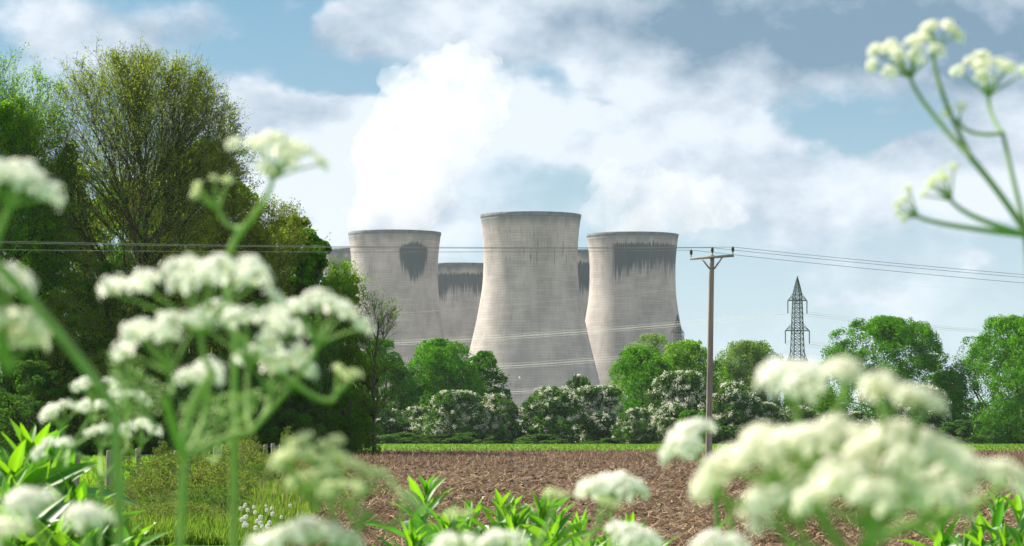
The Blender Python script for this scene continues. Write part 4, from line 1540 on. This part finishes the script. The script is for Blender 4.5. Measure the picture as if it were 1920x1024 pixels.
more = [(820, 940, 8.0, 'filling stem low behind the tallest plant of the centre clump'), (900, 945, 8.1, 'filling stem left of the middle, behind the upright one'), (955, 985, 7.5, 'filling stem at the foot of the upright middle one'),
        (1030, 950, 7.7, 'filling stem behind the pale bud'), (1100, 965, 7.6, 'filling stem right of the pale bud'), (1060, 1000, 7.3, 'filling stem lowest right of the bud'), (885, 1005, 7.2, 'filling stem among the bottom white flowers'),
        (745, 985, 7.8, 'filling stem at the outer left foot of the centre clump'), (1180, 985, 7.7, 'filling stem at the outer right foot of the centre clump'), (965, 905, 8.2, 'slim stem touching the upright middle one'), (860, 925, 8.3, 'slim stem between the second and third of the centre clump')]
for k, (px, py, d, lab) in enumerate(more):
    leafy_plant(px, py, d, 30, .155, lab, 'leafy plants in the middle foreground', 350 + k, wide=1.25)
for k, ((px, py, d), lab) in enumerate(zip(lef, wl)):
    leafy_plant(px, py, d, 36, .19, lab, 'leafy plants in the left foreground', 400 + k, wide=1.45)
rig = [(1868, 884, 7.6), (1912, 880, 7.4), (1765, 925, 7.8), (1808, 955, 7.5), (1842, 925, 7.4), (1885, 950, 7.3), (1748, 985, 7.4), (1915, 950, 7.0), (1722, 1000, 7.6), (1850, 1000, 7.0), (1790, 1005, 7.0), (1480, 985, 8.6)]
wr_ = ['tall stem of the right clump behind the flower mass', 'stem at the right border of the photo', 'leftmost upright stem of the right clump', 'stem left of centre in the right clump', 'middle stem of the right clump', 'broad leaved stem right of centre in the right clump',
       'low left stem of the right clump', 'low stem at the right border', 'outlying low stem left of the right clump', 'bottom middle stem of the right clump', 'bottom stem below the right flower mass', 'single small stem on the field edge below the white flowers']
for k, ((px, py, d), lab) in enumerate(zip(rig, wr_)):
    leafy_plant(px, py, d, 28 if k < 11 else 8, .13 if k < 11 else .08, lab, 'leafy plants in the right foreground', 500 + k, wide=1.15)
leafy_plant(1338, 842, 3.1, 9, .03, 'small blurred leaf tip in front of the foot of the wooden pole', 'leafy plants in the middle foreground', 555, wide=1.6)

# ------------------------------------------------------------------ cow parsley
PETAL = leaf_mat('white_petals', (.92, .91, .90), (.95, .945, .94), .5, (1, .985, .97))
CREAM = leaf_mat('cream_petals', (.90, .89, .80), (.94, .93, .88), .54, (1, .985, .92))
PALEG = leaf_mat('greenish_petals', (.58, .66, .34), (.84, .87, .62), .5, (1, 1.05, .8))
STEMP = leaf_mat('cow_parsley_stem', (.26, .44, .10), (.34, .52, .15), .35, (1.2, 1.3, .6))
def stem_mat(name, c1, c2, red):
    m, nt = new_mat(name)
    co = nt.objco()
    f = nt.ramp(nt.noise(nt.vm('MULTIPLY', co, (900, 900, 14)), 1.0, 4, .6), .3, .7)
    g = nt.ramp(nt.noise(co, 22, 4, .6), .52, .72)
    c = nt.mix(nt.m('MULTIPLY', g, .5), nt.mix(f, c1, c2), red)
    d = nt.n('ShaderNodeBsdfTranslucent')
    nt.put(d.inputs[0], c)
    mx = nt.n('ShaderNodeMixShader')
    mx.inputs[0].default_value = .25
    nt.put(mx.inputs[1], pbsdf(nt, c, .65, .25, nt.bump(f, .4, .0006)))
    nt.put(mx.inputs[2], d.outputs[0])
    finish(nt, mx.outputs[0])
    return m


STEMP = stem_mat('cow_parsley_ridged_stem', (.20, .36, .08), (.36, .54, .17), (.32, .24, .12))
STEMD = leaf_mat('cow_parsley_shaded_stem', (.20, .32, .13), (.26, .40, .17), .3, (1.2, 1.3, .6))
YELC = noisy_mat('floret_centre', (.74, .76, .48), (.84, .85, .62), 200, .7, .2)
PEDI = leaf_mat('pale_flower_stalk', (.72, .76, .58), (.80, .83, .68), .5, (1, 1, .85))


def umbellet_mesh(seed, mat, n=15, R=.0116, cone=78, psize=.0032):
    r = np.random.default_rng(seed)
    V, Q, MI, k = [], [], [], 0
    for i in range(n):
        th = math.radians(cone) * math.sqrt((i + .5) / n)
        az_ = i * 2.399 + r.normal(0, .2)
        d = unit(np.array([math.sin(th) * math.cos(az_), math.sin(th) * math.sin(az_), math.cos(th) + .12]))
        c = d * R * r.uniform(.85, 1.1)
        v, f = tubes([[0, 0, 0]], [c], .0004, .0003, 3)
        V.append(v); Q.append(f + k); MI += [1] * len(f); k += len(v)
        a = unit(np.cross(d, [0.3, .2, 1.0])); b = np.cross(d, a)
        a0 = r.uniform(0, 6.28)
        for p in range(5):
            ang = a0 + p * 1.2566
            u = a * math.cos(ang) + b * math.sin(ang)
            s = np.cross(d, u)
            L = psize * (1.15 if np.dot(u, d * 0 + [d[0], d[1], 0]) > 0 else .9) * r.uniform(.85, 1.15)
            w = L * .42
            V.append(np.array([c, c + u * L * .6 + s * w + d * .0006, c + u * L + d * .0002, c + u * L * .6 - s * w + d * .0006]))
            Q.append(np.array([[0, 1, 2, 3]]) + k); MI.append(0); k += 4
        v, f = box_vf(0, 0, 0, .0011, .0011, .0011)
        V.append(v + c + d * .0004); Q.append(f + k); MI += [2] * 6; k += 8
    return mesh('umbellet', np.concatenate(V), np.concatenate(Q), [mat, PEDI, YELC], MI)


UMB = {'w': [umbellet_mesh(s, PETAL) for s in (1, 2, 3)], 'c': [umbellet_mesh(s, CREAM, 19) for s in (4, 5, 6)], 'g': [umbellet_mesh(s, PALEG, 12, .009, 60, .0022) for s in (7, 8)]}


def umbel(plant, P, axis, L, n, kind, r, cone=58, us=.75, stem=STEMP):
    axis = unit(np.array(axis, float))
    a = unit(np.cross(axis, [0, 1, .1])); b = np.cross(axis, a)
    o_ = bpy.data.objects.new('umbel', None)
    ends, dirs = [], []
    for i in range(n):
        th = math.radians(cone) * math.sqrt((i + .4) / n)
        ang = i * 2.399 + r.normal(0, .25)
        d = axis * math.cos(th) + (a * math.cos(ang) + b * math.sin(ang)) * math.sin(th)
        ends.append(d * L * (math.cos(math.radians(cone)) / math.cos(th)) ** .35 * r.uniform(.86, 1.12)); dirs.append(d)
    parts = []
    for e, d in zip(ends, dirs):
        parts.append(polytube(bezier((0, 0, 0), e * .5 + axis * L * .06, e, 5), np.linspace(.0010, .0006, 5), 5))
    v, f = join(parts)
    ob = link('umbel', mesh('umbel_rays', v, f, stem, smooth=True), plant, P)
    for e, d in zip(ends, dirs):
        q = Vector(d * .75 + axis * .45).to_track_quat('Z', 'Y')
        u = link('umbellet', UMB[kind][int(r.integers(0, len(UMB[kind])))], ob, e, (0, 0, 0), us * r.uniform(.78, 1.15))
        u.rotation_euler = q.to_euler()
    return ob


def cow_parsley(label, d, nodes, umbels, root_px, seed, stem=STEMP, leavesat=(), us=.75):
    """nodes: {name: (px,py,dd,parent name or None, radius)}; umbels: (px,py,Rpx,n,kind,lean,node[,cone])"""
    r = np.random.default_rng(seed)
    base = at(root_px, 1400, d)
    base.z = float(ground_z(0, d))
    plant = empty('cow_parsley', base)
    tag(plant, label, 'cow parsley', 'cow parsley plants close to the camera')
    B = np.array(base)
    npos = {k: np.array(at(v[0], v[1], d + v[2])) - B for k, v in nodes.items()}
    parts = []
    for k, v in nodes.items():
        par = v[3]
        src = np.zeros(3) if par is None else npos[par]
        midp = (src + npos[k]) / 2 + r.normal(0, .006, 3) + (npos[k] - src) * [-.12, 0, .06]
        parts.append(polytube(bezier(src, midp, npos[k], 12), np.linspace(v[4] * .92, v[4] * .78, 12), 8))
    for ub in umbels:
        px, py, Rp, n, kind, lean, nd = ub[:7]
        cone = ub[7] if len(ub) > 7 else 58
        dd = d + nodes[nd][2] + r.uniform(-.05, .05) * d * .5
        Rm = Rp / F * dd
        L = Rm * 1.04 / math.sin(math.radians(cone))
        n = max(2, n)
        axis = unit(np.array([math.sin(math.radians(lean)), r.uniform(-.35, .1), math.cos(math.radians(lean))]))
        c = np.array(at(px, py, dd)) - B
        O = c - axis * L * .56
        src = npos[nd]
        low = O - axis * max(.012, np.linalg.norm(O - src) * .2)
        parts.append(polytube(bezier(src, low, O, 12), np.linspace(min(nodes[nd][4] * .7, .0022), .0013, 12), 7))
        umbel(plant, O, axis, L, n, kind, r, cone, us, stem=stem)
    v, f = join(parts)
    link('stem', mesh('cow_parsley_stem', v, f, stem, smooth=True), plant)
    for (px, py, dd, size, lean) in leavesat:
        c = np.array(at(px, py, d + dd)) - B
        pp_, pn = [], []
        ax = unit(np.array([math.sin(math.radians(lean)), .1, math.cos(math.radians(lean))]))
        sx_ = unit(np.cross(ax, [0, 1, 0]))
        for t in np.linspace(.12, 1, 12):
            for s in (-1, 1):
                for u in np.linspace(.15, 1, 7):
                    pp_.append(ax * t * size + sx_ * s * u * size * .42 * (1.1 - t) + ax * u * size * .18 + r.normal(0, size * .015, 3))
                    pn.append([0, -.6, .8])
        v, f = leaves(r, np.array(pp_), np.array(pn), size * .13, size * .06, .5)
        tv, tf = polytube(np.array([[0, 0, 0], ax * size * .5, ax * size]), [.0012, .0009, .0005], 5)
        v2, f2 = join([(v, f), (tv, tf)])
        link('fern_leaf', mesh('fern_leaf', v2, f2, STEMP), plant, c)
    return plant


cow_parsley('big cow parsley on the left, its white heads massed in front of the wood', 1.45,
            {'main': (345, 860, 0, None, .0028), 'a': (400, 700, .0, 'main', .0024), 'b': (310, 740, -.06, 'main', .0024), 'c': (470, 810, .08, 'main', .0020)},
            [(380, 530, 155, 14, 'w', 2, 'a', 68), (300, 645, 88, 7, 'w', -18, 'b', 60), (480, 610, 125, 11, 'w', 12, 'c', 72), (610, 600, 72, 6, 'w', 18, 'c', 60),
             (385, 728, 34, 4, 'w', 0, 'main', 40), (512, 705, 48, 5, 'w', 8, 'c', 50)], 190, 1, leavesat=((330, 830, .1, .045, 60), (290, 800, .1, .04, -30)), us=.75)
cow_parsley('tall pale seeding cow parsley whose stem rises through the big left plant', 1.6,
            {'main': (440, 620, 0, None, .0028), 'top': (455, 430, 0, 'main', .0026)},
            [(520, 285, 85, 12, 'c', 12, 'top', 70), (395, 365, 42, 5, 'g', -25, 'top', 50), (640, 715, 40, 4, 'g', 20, 'main', 50)], 420, 2, us=.54)
cow_parsley('cow parsley leaning in from the left border with heads at three heights', 1.25,
            {'main': (215, 765, 0, None, .0034), 'up': (-20, 480, 0, 'main', .0030)},
            [(30, 355, 58, 6, 'w', 25, 'up', 62), (15, 545, 34, 4, 'w', 10, 'up'), (5, 620, 52, 6, 'c', 0, 'up', 66), (10, 660, 44, 5, 'c', -10, 'up')], 330, 3)
cow_parsley('smaller cow parsley with little white heads at lower left before the dark wood', 2.3,
            {'main': (190, 900, 0, None, .0026), 'a': (130, 840, 0, 'main', .0018), 'b': (240, 840, 0, 'main', .0018)},
            [(112, 780, 34, 6, 'w', -10, 'a'), (175, 772, 32, 5, 'w', 0, 'a'), (192, 818, 34, 5, 'w', 5, 'main'), (242, 752, 34, 6, 'w', 10, 'b'), (172, 730, 34, 5, 'w', -5, 'a'), (110, 845, 34, 4, 'w', -15, 'a'), (270, 815, 30, 4, 'w', 15, 'b')], 180, 4, us=.62)
cow_parsley('cow parsley at the bottom left corner with two round white heads', 1.3,
            {'main': (130, 1100, 0, None, .003)},
            [(58, 950, 36, 7, 'w', -5, 'main', 66), (165, 978, 30, 6, 'w', 5, 'main', 66), (5, 1012, 34, 5, 'c', -20, 'main')], 120, 5, us=.62)
cow_parsley('greenish half opened cow parsley between the brambles and the ploughed field', 1.35,
            {'main': (640, 1040, 0, None, .0026), 'a': (600, 900, 0, 'main', .002), 'b': (690, 960, 0, 'main', .002)},
            [(590, 845, 60, 7, 'g', -10, 'a', 66), (640, 880, 52, 6, 'g', 10, 'a', 66), (575, 915, 40, 5, 'g', -20, 'a'), (690, 900, 44, 5, 'g', 20, 'b'), (655, 930, 34, 4, 'g', 0, 'b'), (760, 955, 30, 3, 'g', 35, 'b'), (540, 870, 30, 4, 'g', -25, 'a')], 640, 6, us=.62)
cow_parsley('cow parsley peeping up at the bottom below the bramble verge', 1.35,
            {'main': (590, 1150, 0, None, .003)},
            [(525, 1022, 40, 6, 'w', -10, 'main', 66), (625, 1016, 44, 7, 'w', 10, 'main', 66), (580, 1000, 24, 4, 'w', 0, 'main')], 590, 7, us=.58)
cow_parsley('cow parsley at the bottom centre in front of the leafy clump', 1.6,
            {'main': (930, 1150, 0, None, .003)},
            [(850, 1024, 44, 7, 'w', -12, 'main', 74), (940, 1020, 36, 6, 'w', 0, 'main', 70), (1035, 945, 22, 3, 'g', 5, 'main', 40), (1130, 960, 26, 3, 'g', 20, 'main', 40), (860, 985, 20, 2, 'g', -5, 'main', 40)], 920, 8, us=.62)
cow_parsley('single flat topped white cow parsley head over the field right of the leafy clump', 2.0,
            {'main': (1150, 1060, 0, None, .0024)},
            [(1145, 908, 58, 15, 'w', 0, 'main', 80), (1190, 1014, 42, 8, 'w', 15, 'main', 70)], 1150, 9, us=.8)
cow_parsley('tilted white cow parsley head seen edge on beside the wooden pole', 1.7,
            {'main': (1370, 960, 0, None, .0024)},
            [(1285, 825, 48, 12, 'w', -38, 'main', 74)], 1380, 10)
cow_parsley('large cream cow parsley filling the lower right with blurred flower heads', 1.12,
            {'main': (1600, 1060, 0, None, .004), 'a': (1500, 900, .0, 'main', .0028), 'b': (1690, 930, -.04, 'main', .0028), 'c': (1790, 960, .04, 'main', .0025)},
            [(1490, 720, 66, 7, 'w', -5, 'a', 62), (1585, 716, 10, 2, 'c', 5, 'a', 30), (1660, 755, 34, 3, 'c', 5, 'b', 40), (1722, 775, 30, 3, 'c', 10, 'b', 40),
             (1440, 840, 120, 11, 'c', -12, 'a', 74), (1570, 825, 130, 12, 'c', 0, 'b', 74), (1700, 845, 125, 12, 'c', 8, 'b', 74), (1800, 880, 85, 7, 'c', 18, 'c', 70),
             (1490, 915, 115, 8, 'c', -8, 'main', 74), (1630, 920, 120, 9, 'c', 4, 'b', 74), (1745, 935, 70, 5, 'c', 15, 'c', 66),
             (1340, 920, 34, 3, 'c', -50, 'a'), (1455, 965, 44, 4, 'w', -20, 'main', 62), (1885, 900, 22, 2, 'c', 40, 'c')], 1600, 11, us=.66)
cow_parsley('tall cow parsley at upper right against the sky, three heads on forking stems', 1.85,
            {'main': (1925, 440, 0, None, .0034), 'k': (1820, 295, 0, 'main', .0026), 'l': (1880, 250, 0.05, 'main', .0019)},
            [(1695, 100, 76, 12, 'c', -18, 'k', 66), (1755, 68, 34, 5, 'c', 10, 'k', 55), (1855, 130, 78, 12, 'c', 0, 'l', 64), (1790, 215, 22, 2, 'c', -30, 'l', 50), (1765, 350, 44, 8, 'g', -35, 'main', 55), (1700, 395, 34, 5, 'g', -65, 'main', 50)], 2150, 12, STEMD, us=.52)
cow_parsley('cow parsley head just entering the bottom edge right of the leafy clump', 1.5,
            {'main': (1345, 1180, 0, None, .003)},
            [(1345, 1028, 44, 7, 'w', 0, 'main', 74)], 1345, 13, us=.62)

# ------------------------------------------------------------------ air
m, nt = new_mat('haze')
pv = nt.n('ShaderNodeVolumePrincipled')
pv.inputs['Color'].default_value = (.80, .90, 1.0, 1)
pv.inputs['Density'].default_value = HAZE
pv.inputs['Anisotropy'].default_value = 0.1
finish(nt, None, pv.outputs[0])
v, f = box_vf(0, 1600, 124.5, 6200, 4200, 251)
o = link('haze', mesh('haze', v, f, m))
tag(o, 'thin pale summer haze filling the air', 'haze', kind='stuff')
